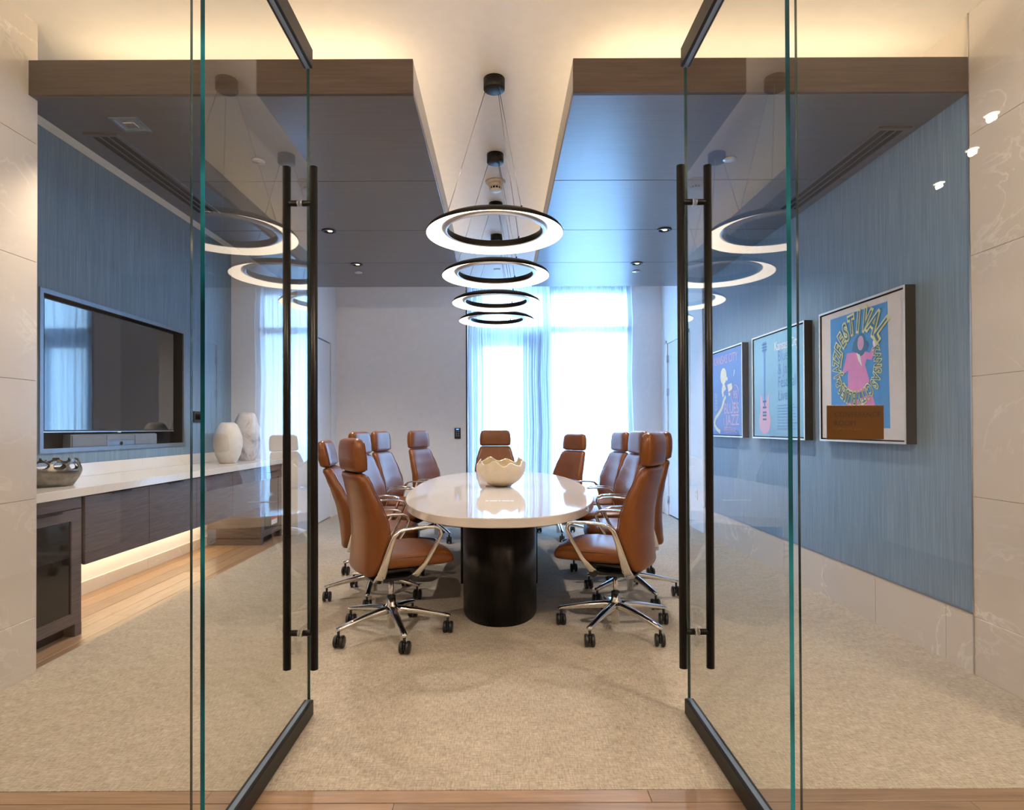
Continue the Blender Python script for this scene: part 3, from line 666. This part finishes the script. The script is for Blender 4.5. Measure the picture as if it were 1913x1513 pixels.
for k, sz in ((0, 0.978), (1, 0.975), (8, 0.99), (9, 0.965)): chairs[k].scale = (1, 1, sz)
for c in km[chairs[1].name]:                                         # second chair is tilted back
    if c.name.startswith(('backrest', 'headrest')):
        c.matrix_basis = Matrix.Translation((-0.12, 0, 0.45)) @ Matrix.Rotation(R(-9), 4, 'Y') @ Matrix.Translation((0.12, 0, -0.45))

# ------------------------------------------------------------------ credenza in the alcove
XF = -2.572
def wine_fridge(y0, y1, label):
    t = thing('wine_cooler', label, 'wine cooler', ((XF + XA) / 2, (y0 + y1) / 2, 0)); hx = (XF - XA) / 2; hy = (y1 - y0) / 2
    cb = MB(); cb.box(-hx + 0.02, hx - 0.022, -hy, -hy + 0.02, 0.07, 0.838).box(-hx + 0.02, hx - 0.022, hy - 0.02, hy, 0.07, 0.838).box(-hx + 0.016, hx - 0.05, -hy + 0.02, hy - 0.02, 0.07, 0.838)
    cb.box(-hx + 0.02, hx, hy - 0.055, hy, 0, 0.075).box(-hx + 0.02, hx, -hy, -hy + 0.055, 0, 0.075); cb.build('carcass', 'cabinet_wood', t)
    MB().box(hx - 0.09, hx - 0.07, -hy + 0.055, hy - 0.055, 0.0, 0.07).build('toe_kick', 'bronze_metal', t)
    MB().box(hx - 0.02, hx, -hy + 0.002, hy - 0.002, 0.772, 0.838, 0.001).build('top_panel', 'cabinet_wood', t)
    dr = MB(); dr.box(hx - 0.022, hx, -hy + 0.002, -hy + 0.085, 0.076, 0.766).box(hx - 0.022, hx, hy - 0.085, hy - 0.002, 0.076, 0.766).box(hx - 0.022, hx, -hy + 0.085, hy - 0.085, 0.70, 0.766).box(hx - 0.022, hx, -hy + 0.085, hy - 0.085, 0.076, 0.145)
    dr = dr.build('door', 'cabinet_wood', t)
    MB().box(hx - 0.020, hx - 0.008, -hy + 0.085, hy - 0.085, 0.145, 0.70).build('door_glass', 'oven_glass', dr)
    pl = MB(); pl.box(hx - 0.01, hx + 0.022, -0.02 - 0.10, -0.02 + 0.12, 0.7665, 0.769).box(hx + 0.019, hx + 0.022, -0.12, 0.10, 0.757, 0.769); pl.build('pull', 'bronze_metal', dr)
    return t, dr, hx, hy
wine_fridge(3.07, 3.645, 'dark wood framed wine cooler below the pierced metal bowl')
t, dr, hx, hy = wine_fridge(6.375, 6.97, 'dark wood framed cooler with a red and white sticker, past the drawers')
lbm = MB().box(hx - 0.008, hx - 0.0065, 0.0, 0.17, 0.17, 0.25).build('sticker', 'print_white', dr); MB().box(hx - 0.0066, hx - 0.0055, 0.0, 0.17, 0.225, 0.25).build('sticker_band', 'sticker_red', dr)
seam = [3.675, 4.345, 5.02, 5.695, 6.37]
pos = ['nearest the glass doors, beside the wine cooler', 'second from the pierced bowl', 'third from the pierced bowl', 'last before the cooler with the sticker']
for k, (a, c) in enumerate(zip(seam[:-1], seam[1:])):
    t = thing('floating_cabinet', 'wall-hung dark wood cabinet under the white counter, ' + pos[k], 'cabinet', ((XF + XA) / 2, (a + c) / 2, 0.414), 0, 'floating cabinets under the counter'); hx = (XF - XA) / 2; hy = (c - a) / 2
    MB().box(-hx + 0.002, hx - 0.022, -hy + 0.001, hy - 0.001, 0.004, 0.425).build('carcass', 'cabinet_wood', t)
    d = MB().box(hx - 0.020, hx, -hy + 0.002, hy - 0.002, 0, 0.420, 0.0012).build('door', 'cabinet_wood', t)
    MB().box(hx - 0.012, hx + 0.020, -0.10, 0.10, 0.4203, 0.4225).box(hx + 0.017, hx + 0.020, -0.10, 0.10, 0.410, 0.4225).build('pull', 'bronze_metal', d)
t = thing('countertop', 'long white quartz countertop over the wall-hung cabinets', 'countertop', (-2.86, 5.02, 0.842))
MB().box(XA + 2.86 + 0.001, -2.553 + 2.86, -1.955, 1.955, 0.0, 0.053, 0.002).build('slab', 'quartz', t)
for a, c in ((-1.955, 0.2), (0.2, 1.955)): MB().box(XA + 2.86 + 0.001, XA + 2.86 + 0.021, a, c - 0.001, 0.0535, 0.152, 0.001).build('backsplash', 'quartz', t)
# pierced metal bowl
t = thing('pierced_bowl', 'nickel bowl with round holes cut through its upper wall, on the counter', 'bowl', (-2.85, 3.73, 0.8955))
rnd = random.Random(11); holes = []
for k in range(13):
    a = 2 * PI * k / 13 + rnd.uniform(-.08, .08); holes.append((a, rnd.uniform(0.115, 0.135), rnd.uniform(0.028, 0.036), rnd.uniform(0.018, 0.025)))
    holes.append((a + PI / 13 + rnd.uniform(-.05, .05), rnd.uniform(0.158, 0.172), rnd.uniform(0.022, 0.032), rnd.uniform(0.016, 0.024)))
m = MB(); N, Q = 220, 44; prof = []
for q in range(Q + 1):
    u = q / Q; z = 0.172 * u; r = 0.135 + 0.05 * math.sin(min(1, u * 1.5) * PI / 2) - (0.022 * (u - 0.55) / 0.45 if u > 0.55 else 0); prof.append((r, z))
vv = [[m.b.verts.new((r * math.cos(2 * PI * k / N), r * math.sin(2 * PI * k / N), z)) for k in range(N)] for r, z in prof]
def in_hole(a, z):
    for ha, hz, sw, sh_ in holes:
        d = (a - ha + PI) % (2 * PI) - PI
        if (d * 0.17 / sw) ** 2 + ((z - hz) / sh_) ** 2 < 1: return True
    return False
for q in range(Q):
    for k in range(N):
        if not in_hole(2 * PI * (k + .5) / N, 0.172 * (q + .5) / Q):
            j = (k + 1) % N; f = m.b.faces.new((vv[q][k], vv[q][j], vv[q + 1][j], vv[q + 1][k])); f.smooth = True
f = m.b.faces.new(list(reversed(vv[0])))
bmesh.ops.delete(m.b, geom=[v for v in m.b.verts if not v.link_faces], context='VERTS')
for _ in range(3):
    bv = [v for v in m.b.verts if v.is_boundary]; bmesh.ops.smooth_vert(m.b, verts=bv, factor=0.5, use_axis_x=True, use_axis_y=True, use_axis_z=True)
o = m.build('bowl_wall', 'nickel', t); md = o.modifiers.new('wall', 'SOLIDIFY'); md.thickness = 0.006; md.offset = -1
# vases
def vase(x, y, r, h, mat, name, label, seg, neck):
    prof = [(0.52 * r, 0), (0.60 * r, 0.02 * h), (0.84 * r, 0.20 * h), (0.98 * r, 0.40 * h), (1.0 * r, 0.52 * h), (0.95 * r, 0.66 * h), (0.80 * r, 0.82 * h), (0.60 * r, 0.95 * h), (neck * r, h), ((neck - .08) * r, h - 0.006), ((neck - .1) * r, h - 0.08)]
    t = thing(name, label, 'vase', (x, y, 0.8955)); MB().lathe(prof, seg, smooth=seg > 20).build('body', mat, t)
    MB().lathe([((neck - .085) * r, h - 0.07), ((neck - .085) * r, h - 0.075)], 20).build('mouth', 'dark_gap', t)
vase(-2.83, 6.16, 0.142, 0.420, 'ceramic_ivory', 'ivory_vase', 'smaller ivory oval vase on the counter, in front of the marbled vase', 40, 0.42)
vase(-2.85, 6.66, 0.155, 0.535, 'alabaster', 'marbled_vase', 'taller marbled stone vase on the counter, behind the ivory vase', 40, 0.50)

# ------------------------------------------------------------------ television in its recess
t = thing('tv_recess', 'blue-grey framed wall recess holding the television', 'recess', (XA, 5.0, 1.655)); y0, y1, z0, z1 = 4.07 - 5.0, 5.944 - 5.0, 1.083 - 1.655, 2.23 - 1.655
f = MB(); f.box(-0.002, 0.012, y0, y1, z0, z0 + 0.032).box(-0.002, 0.012, y0, y1, z1 - 0.032, z1).box(-0.002, 0.012, y0, y0 + 0.032, z0 + 0.032, z1 - 0.032).box(-0.002, 0.012, y1 - 0.032, y1, z0 + 0.032, z1 - 0.032)
f.build('frame', 'grey_metal', t)
MB().box(-0.13, -0.12, y0, y1, z0, z1).build('back_panel', 'dark_gap', t)
f = MB(); f.box(-0.12, -0.003, y0 + 0.019, y0 + 0.032, z0 + .02, z1 - .02).box(-0.12, -0.003, y1 - 0.032, y1 - 0.019, z0 + .02, z1 - .02).box(-0.12, -0.003, y0 + 0.02, y1 - 0.02, z0 + .019, z0 + .024).box(-0.12, -0.003, y0 + 0.02, y1 - 0.02, z1 - .024, z1 - .019); f.build('lining', 'dark_gap', t)
t = thing('television', 'large flat television, switched off, in the framed wall recess', 'television', (XA - 0.035, 4.985, 1.70))
MB().box(-0.06, 0.0, -0.83, 0.83, -0.472, 0.480, 0.003).build('housing', 'black_plastic', t)
MB().box(-0.0005, 0.002, -0.818, 0.818, -0.455, 0.470).build('screen', 'screen_glass', t)
MB().box(-0.001, 0.003, -0.83, 0.83, -0.472, -0.466).build('lower_trim', 'steel', t)
MB().box(0.0, 0.004, -0.02, 0.02, -0.478, -0.468).build('badge', 'white_plastic', t)
t = thing('video_bar', 'grey fabric video soundbar below the television', 'soundbar', (XA - 0.02, 4.96, 1.158))
MB().box(-0.07, 0.0, -0.55, 0.55, -0.052, 0.055, 0.012, 3).build('body', 'grey_metal', t)
for a, c in ((-0.542, -0.165), (0.215, 0.542)): MB().box(-0.001, 0.004, a, c, -0.044, 0.047, 0.003).build('speaker_grille', 'grey_mesh', t)
MB().box(-0.001, 0.004, -0.155, 0.205, 0.002, 0.047, 0.003).build('speaker_grille', 'grey_mesh', t)
cmr = MB().box(-0.001, 0.003, -0.155, 0.205, -0.044, -0.006, 0.003).build('camera_bar', 'grey_metal', t)
MB().cyl((0.003, 0.025, -0.025), (0.009, 0.025, -0.025), 0.014, 20).build('camera_lens', 'oven_glass', cmr)
t = thing('wall_control', 'small black control panel on the wallpaper beside the television', 'control panel', (XA, 6.185, 1.375))
MB().box(0, 0.014, -0.075, 0.075, -0.057, 0.057, 0.003).build('plate', 'black_plastic', t); MB().box(0.014, 0.0155, -0.05, 0.05, -0.03, 0.03).build('display', 'oven_glass', t)
t = thing('wall_keypad', 'black keypad with blue lit top on the white wall beside the curtain', 'keypad', (-0.63, YB, 1.172))
MB().box(-0.044, 0.044, -0.02, 0, -0.078, 0.078, 0.005, 2).build('body', 'black_plastic', t); MB().box(-0.02, 0.02, -0.0215, -0.02, 0.048, 0.066).build('indicator', 'blue_led', t)
for k in range(6): MB().box(-0.026 + (k % 2) * 0.03, -0.006 + (k % 2) * 0.03, -0.022, -0.0195, 0.015 - (k // 2) * 0.03, 0.033 - (k // 2) * 0.03, 0.002).build('key', 'grey_metal', t)
t = thing('wall_outlet', 'white outlet plate low on the white wall beside the hinged door', 'outlet', (XR, 7.24, 0.43)); MB().box(-0.008, 0, -0.038, 0.038, -0.06, 0.06, 0.002).build('plate', 'white_plastic', t)
for z in (-0.025, 0.025): MB().box(-0.010, -0.008, -0.016, 0.016, z - 0.016, z + 0.016, 0.001).build('socket', 'cream_plastic', t)

# ------------------------------------------------------------------ framed posters on the right wall
ROTP = Matrix(((0, 0, -1, 0), (-1, 0, 0, 0), (0, 1, 0, 0), (0, 0, 0, 1)))
def poster(y0, y1, label):
    z0, z1 = 1.146, 2.067; t = thing('framed_poster', label, 'framed poster', (0, 0, 0), 0, 'framed music posters'); t.matrix_world = Matrix.Translation((XR + 0.012, (y0 + y1) / 2, (z0 + z1) / 2)) @ ROTP
    hw, hh = (y1 - y0) / 2, (z1 - z0) / 2; d = 0.062
    f = MB(); f.box(-hw, -hw + 0.012, -hh, hh, 0.0005, d - 0.001).box(hw - 0.012, hw, -hh, hh, 0.0005, d - 0.001).box(-hw + 0.012, hw - 0.012, -hh, -hh + 0.012, 0.0005, d - 0.001).box(-hw + 0.012, hw - 0.012, hh - 0.012, hh, 0.0005, d - 0.001); f.build('frame_side', 'frame_black', t)
    f = MB(); f.box(-hw, -hw + 0.013, -hh, hh, d - 0.001, d + 0.002).box(hw - 0.013, hw, -hh, hh, d - 0.001, d + 0.002).box(-hw + 0.013, hw - 0.013, -hh, -hh + 0.013, d - 0.001, d + 0.002).box(-hw + 0.013, hw - 0.013, hh - 0.013, hh, d - 0.001, d + 0.002); f.build('frame_face', 'frame_gold', t)
    MB().box(-hw + 0.012, hw - 0.012, -hh + 0.012, hh - 0.012, 0.001, 0.030).build('backing', 'dark_gap', t)
    return t, hw - 0.022, hh - 0.022
def flat(name, polys, z, mat, parent):
    bm = bmesh.new()
    for k, p in enumerate(polys): bm.faces.new([bm.verts.new((x, y, z + k * 0.00006)) for x, y in p])
    bm.normal_update()
    for f in bm.faces:
        if f.normal.z < 0: f.normal_flip()
    bmesh.ops.triangulate(bm, faces=bm.faces); me = bpy.data.meshes.new(name); bm.to_mesh(me); bm.free(); me.materials.append(M[mat]); return link(name, me, parent)
def rect(x0, x1, y0, y1): return [(x0, y0), (x1, y0), (x1, y1), (x0, y1)]
def ell(cx, cy, a, b, n=24): return [(cx + a * math.cos(2 * PI * k / n), cy + b * math.sin(2 * PI * k / n)) for k in range(n)]
def stroke(pts, w): 
    out = []
    for (x0, y0), (x1, y1) in zip(pts[:-1], pts[1:]):
        l = math.hypot(x1 - x0, y1 - y0); nx, ny = -(y1 - y0) / l * w / 2, (x1 - x0) / l * w / 2
        out.append([(x0 + nx, y0 + ny), (x0 - nx, y0 - ny), (x1 - nx, y1 - ny), (x1 + nx, y1 + ny)])
    return out
Z0 = 0.054
# poster nearest the glass doors: singer inside a ring of lettering
t, pw, ph = poster(3.415, 4.339, 'framed blue and pink festival poster of a singer, partly behind the amber sign')
MB().box(-pw, pw, -ph, ph, 0.030, Z0).build('paper', 'paper', t)
def U(u): return -pw + u * 2 * pw
def V(v): return -ph + v * 2 * ph
flat('blue_ground', [[(U(.135), V(.085)), (U(.855), V(.080)), (U(.835), V(.955)), (U(.13), V(.955))]], Z0 + 0.0006, 'print_blue', t)
pk = [[(U(.36), V(0.655)), (U(.30), V(0.525)), (U(.27), V(0.510)), (U(.275), V(0.485)), (U(.37), V(0.525)), (U(.365), V(0.365)), (U(.47), V(0.345)), (U(.60), V(0.355)), (U(.63), V(0.425)), (U(.58), V(0.545)), (U(.60), V(0.585)), (U(.66), V(0.570)), (U(.71), V(0.665)), (U(.69), V(0.685)), (U(.64), V(0.625)), (U(.58), V(0.640)), (U(.52), V(0.645))],
      [(U(.36), V(.27)), (U(.66), V(.33)), (U(.71), V(.205)), (U(.35), V(.20))]]
flat('singer_jacket', pk, Z0 + 0.0012, 'print_pink', t)
flat('singer_head', [ell(U(.535), V(0.700), .055, .075), [(U(.42), V(0.665)), (U(.44), V(0.725)), (U(.49), V(0.770)), (U(.545), V(0.775)), (U(.57), V(0.745)), (U(.53), V(0.645)), (U(.47), V(0.645))], ell(U(.60), V(0.680), .020, .032)], Z0 + 0.0014, 'print_navy', t)
flat('singer_face', [ell(U(.53), V(0.710), .034, .048)], Z0 + 0.0018, 'print_palepink', t)
flat('shirt_front', [[(U(.475), V(0.645)), (U(.52), V(0.625)), (U(.545), V(0.535)), (U(.50), V(0.585))], ell(U(.705), V(0.690), .028, .028), [(U(.65), V(0.200)), (U(.665), V(0.200)), (U(.625), V(0.080)), (U(.62), V(0.080))]], Z0 + 0.0016, 'print_white', t)
# letters set on the ring, tops outwards, running clockwise
fb, bb = bmesh.new(), bmesh.new(); cache = {}
ring_n = []
def ring_char(ch, ang, rad, size, wd):
    ring_n.append(ch)
    for off, bmx, z in ((0.0, fb, Z0 + 0.0044), (0.085, bb, Z0 + 0.0022)):
        z += 0.00006 * len(ring_n)
        k = (ch, off)
        if k not in cache: cache[k] = text_mesh(ch, 1.0, off, 'CENTER')
        mt = Matrix.Translation((U(.46), V(.55), z)) @ Matrix.Rotation(R(ang) - PI / 2, 4, 'Z') @ Matrix.Translation((0, rad, 0)) @ Matrix.Diagonal((wd, size, 1, 1))
        n0 = len(bmx.verts); bmx.from_mesh(cache[k]); bmx.verts.ensure_lookup_table()
        for v in bmx.verts[n0:]: v.co = mt @ v.co
def ring_word(wd, a0, a1, r0, r1, s0, s1):
    n = len(wd)
    for i, ch in enumerate(wd):
        u = i / max(1, n - 1); r = r0 + (r1 - r0) * u; s = s0 + (s1 - s0) * u
        ring_char(ch, a0 + (a1 - a0) * u, r, s, abs(a1 - a0) / max(1, n - 1) * PI / 180 * (r + s * .4) * 1.45)
ring_word('KANSAS', 20, -34, 0.205, 0.205, 0.085, 0.11)
ring_word('CITY', -47, -78, 0.185, 0.18, 0.12, 0.12)
ring_word('BLUES', -92, -138, 0.175, 0.17, 0.12, 0.12)
ring_char('&', -152, 0.185, 0.09, 0.09)
ring_word('JAZZ', -166, -203, 0.165, 0.165, 0.12, 0.14)
ring_word('FESTIVAL', -216, -325, 0.175, 0.265, 0.145, 0.22)
for bmx, n, mt in ((bb, 'lettering_outline', 'print_yellow'), (fb, 'lettering', 'print_navy')):
    me = bpy.data.meshes.new(n); bmx.to_mesh(me); bmx.free(); me.materials.append(M[mt]); link(n, me, t)
# middle poster: pale guitar and lines of script
t, pw, ph = poster(4.551, 5.50, 'framed pale blue poster with a pink electric guitar, middle of the three')
MB().box(-pw, pw, -ph, ph, 0.030, Z0).build('print', 'print_skyblue', t)
flat('guitar_body', [ell(U(.24), V(.15), .115, .115), ell(U(.24), V(.27), .085, .09), [(U(.15), V(.28)), (U(.14), V(.43)), (U(.18), V(.40)), (U(.21), V(.33))], [(U(.27), V(.33)), (U(.31), V(.40)), (U(.34), V(.44)), (U(.33), V(.28))]], Z0 + 0.0006, 'print_palepink', t)
flat('guitar_neck', [rect(U(.225), U(.255), V(.30), V(.84)), [(U(.21), V(.84)), (U(.27), V(.84)), (U(.285), V(.95)), (U(.20), V(.95))]], Z0 + 0.0012, 'print_indigo', t)
flat('guitar_fittings', [rect(U(.20), U(.28), V(v), V(v + .018)) for v in (.34, .28, .23, .20, .16)] + [rect(U(.19), U(.295), V(v), V(v + .012)) for v in (.86, .89, .92)], Z0 + 0.0018, 'print_navy', t)
add_text('lettering', 'Kansas City', 0.11, 'print_white', t, (U(.45), V(.83), Z0 + .001), sx=0.8)
for k, s in enumerate(('Blues', '& Jazz', 'Festival', 'Lives')): add_text('lettering', s, 0.13, 'print_indigo', t, (U(.52), V(.72 - k * .125), Z0 + .001), sx=0.8)
flat('script_lines', [rect(U(.50), U(.50 + random.uniform(.32, .42)), V(.07 + .028 * k), V(.076 + .028 * k)) for k in range(9)], Z0 + .001, 'print_indigo', t)
# far poster: saxophone player
t, pw, ph = poster(5.726, 6.65, 'framed blue poster with an ivory saxophone figure, beside the white wall')
MB().box(-pw, pw, -ph, ph, 0.030, Z0).build('print', 'print_indigo', t)
flat('figure', [ell(U(.45), V(.70), .085, .085), ell(U(.56), V(.66), .02, .02), [(U(.42), V(.60)), (U(.47), V(.62)), (U(.53), V(.54)), (U(.45), V(.51)), (U(.46), V(.46)), (U(.42), V(.45)), (U(.39), V(.52))], [(U(.57), V(.59)), (U(.70), V(.60)), (U(.72), V(.53)), (U(.60), V(.50))], ell(U(.63), V(.475), .022, .018), [(U(.75), V(.66)), (U(.78), V(.70)), (U(.80), V(.74)), (U(.78), V(.75)), (U(.755), V(.69))]], Z0 + .0006, 'print_ivory', t)
flat('saxophone', stroke([(U(.52), V(.455)), (U(.47), V(.42)), (U(.40), V(.32)), (U(.30), V(.26)), (U(.18), V(.20)), (U(.14), V(.13)), (U(.22), V(.07)), (U(.34), V(.03))], 0.04), Z0 + .0010, 'print_ivory', t)
add_text('lettering', 'KANSAS CITY', 0.125, 'print_palepink', t, (0, V(.85), Z0 + .001), sx=0.86, align='CENTER')
for k, s in enumerate(('21', '22', '23')): add_text('lettering', s, 0.07, 'print_ivory', t, (U(.17), V(.45 - k * .075), Z0 + .001))
add_text('lettering', '95', 0.11, 'print_palepink', t, (U(.80), V(.42), Z0 + .001), align='CENTER')
m = MB(); m.tube([(x, y, Z0 + .001) for x, y in ell(U(.80), V(.46), .095, .095, 32)], 0.003, 5, True); m.build('number_ring', 'print_palepink', t)
add_text('lettering', 'BLUES', 0.155, 'print_palepink', t, (U(.46), V(.25), Z0 + .001), sx=0.93)
add_text('lettering', 'JAZZ', 0.155, 'print_palepink', t, (U(.52), V(.115), Z0 + .001), sx=1.0)
add_text('lettering', 'and', 0.05, 'print_palepink', t, (U(.47), V(.115), Z0 + .001), rot=(0, 0, PI / 2))
add_text('lettering', 'FESTIVAL', 0.085, 'print_palepink', t, (U(.46), V(.025), Z0 + .001), sx=0.98)

# ------------------------------------------------------------------ glass front: fixed sheets, open doors, sign
YG = 1.68
def sheet(name, x0, x1, edge_x, label):
    o = struct_empty(name, ((x0 + x1) / 2, YG, 0), label); hx = (x1 - x0) / 2
    MB().box(-hx, hx, -0.006, 0.006, 0.0, 2.93).build('pane', 'clear_glass', o)
    s = -1 if edge_x == x0 else 1; xe = -hx if s < 0 else hx
    MB().box(min(xe, xe + s * 0.001), max(xe, xe + s * 0.001), -0.0061, 0.0061, 0.0, 2.93).build('polished_edge', 'glass_edge_thin', o)
sheet('window_2', XL, -0.876, -0.876, 'fixed clear glass sheet between the tiled wall and the television-side door')
sheet('window_3', 0.842, XR, 0.842, 'fixed clear glass sheet behind the amber conference room sign')
def glass_door(name, x, outer, label):
    d = struct_empty(name, (x, YG - 0.012, 0), label); L = 0.918
    MB().box(-0.001, 0.001, 0.001, L, 0.06, 2.83).build('pane', 'clear_glass', d)
    MB().box(-0.0061, 0.0061, 0.0, 0.001, 0.06, 2.83).build('hinge_edge', 'glass_edge', d)
    MB().box(-0.0061, 0.0061, L, L + 0.0008, 0.072, 2.826).build('free_edge', 'glass_edge_thin', d)
    for n, z0, z1 in (('bottom_rail', 0.008, 0.074), ('top_rail', 2.824, 2.908)):
        r = MB().box(-0.020, 0.020, -0.02, L + 0.003, z0, z1, 0.003).build(n, 'bronze_metal', d)
        MB().box(-0.0085, 0.0085, -0.02, L + 0.004, (z1 if n == 'bottom_rail' else z0) - 0.001, (z1 if n == 'bottom_rail' else z0) + 0.001).build('gasket', 'grey_metal', r)
    for s in (-1, 1):
        bx = s * 0.0565
        h = MB().cyl((bx, L - 0.105, 0.248), (bx, L - 0.105, 2.345), 0.0165, 24).build('pull_handle', 'black_metal', d)
        for z in (0.398, 2.192):
            MB().cyl((s * 0.010, L - 0.105, z), (bx, L - 0.105, z), 0.0125, 16).build('standoff', 'black_metal', h)
            MB().cyl((s * 0.006, L - 0.105, z), (s * 0.010, L - 0.105, z), 0.0150, 16).build('washer', 'steel', h)
    return d
glass_door('door_1', -0.838, -1, 'open clear glass door on the television side with black tubular pulls')
glass_door('door_2', 0.812, 1, 'open clear glass door on the poster side with black tubular pulls')
t = thing('room_sign', 'amber sign reading CONFERENCE ROOM fixed to the glass sheet', 'sign', (0.996, YG - 0.006, 1.2615))
MB().box(-0.079, 0.079, -0.006, -0.0002, -0.048, 0.048, 0.0008).build('plate', 'sign_amber', t)
for s, z in (('CONFERENCE', 0.0155), ('ROOM', -0.009)):
    add_text('lettering', s, 0.0198, 'sign_brown', t, (-0.0615, -0.0062, z), (PI / 2, 0, 0), sx=1.0, space=1.06)
cells = ['14', '135', '1345', '124', '15', '1235', '15', '1345', '14', '15', '', '1235', '135', '135', '134']; m = MB()
for k, c in enumerate(cells):
    for ch in c:
        n = int(ch) - 1; m.lathe([(0.0008, 0), (0.0006, 0.0005)], 6, c=(-0.0610 + k * 0.0053 + (n // 3) * 0.0021, 0, -0.0180 - (n % 3) * 0.0021))
for v in m.b.verts: pass
me = m.b
for v in me.verts:
    pass
o = m.build('braille_dots', 'sign_dot', t, (0, -0.0062, 0))
# hall ceiling lamps (mirrored in the glass)
for (hx, hy), nm in zip(HALL[:3], ('topmost', 'middle', 'lowest')):
    t = thing('hall_downlight', 'small bright hall ceiling downlight mirrored in the glass sheet, %s of three' % nm, 'downlight', (hx, hy, 2.96), 0, 'hall ceiling downlights')
    MB().lathe([(0.075, -0.0005), (0.075, -0.008), (0.055, -0.010), (0.052, -0.002)], 24, caps=False).build('trim_ring', 'white_plastic', t)
    MB().lathe([(0.028, -0.002), (0.028, -0.003)], 20).build('lamp', 'hall_led', t)
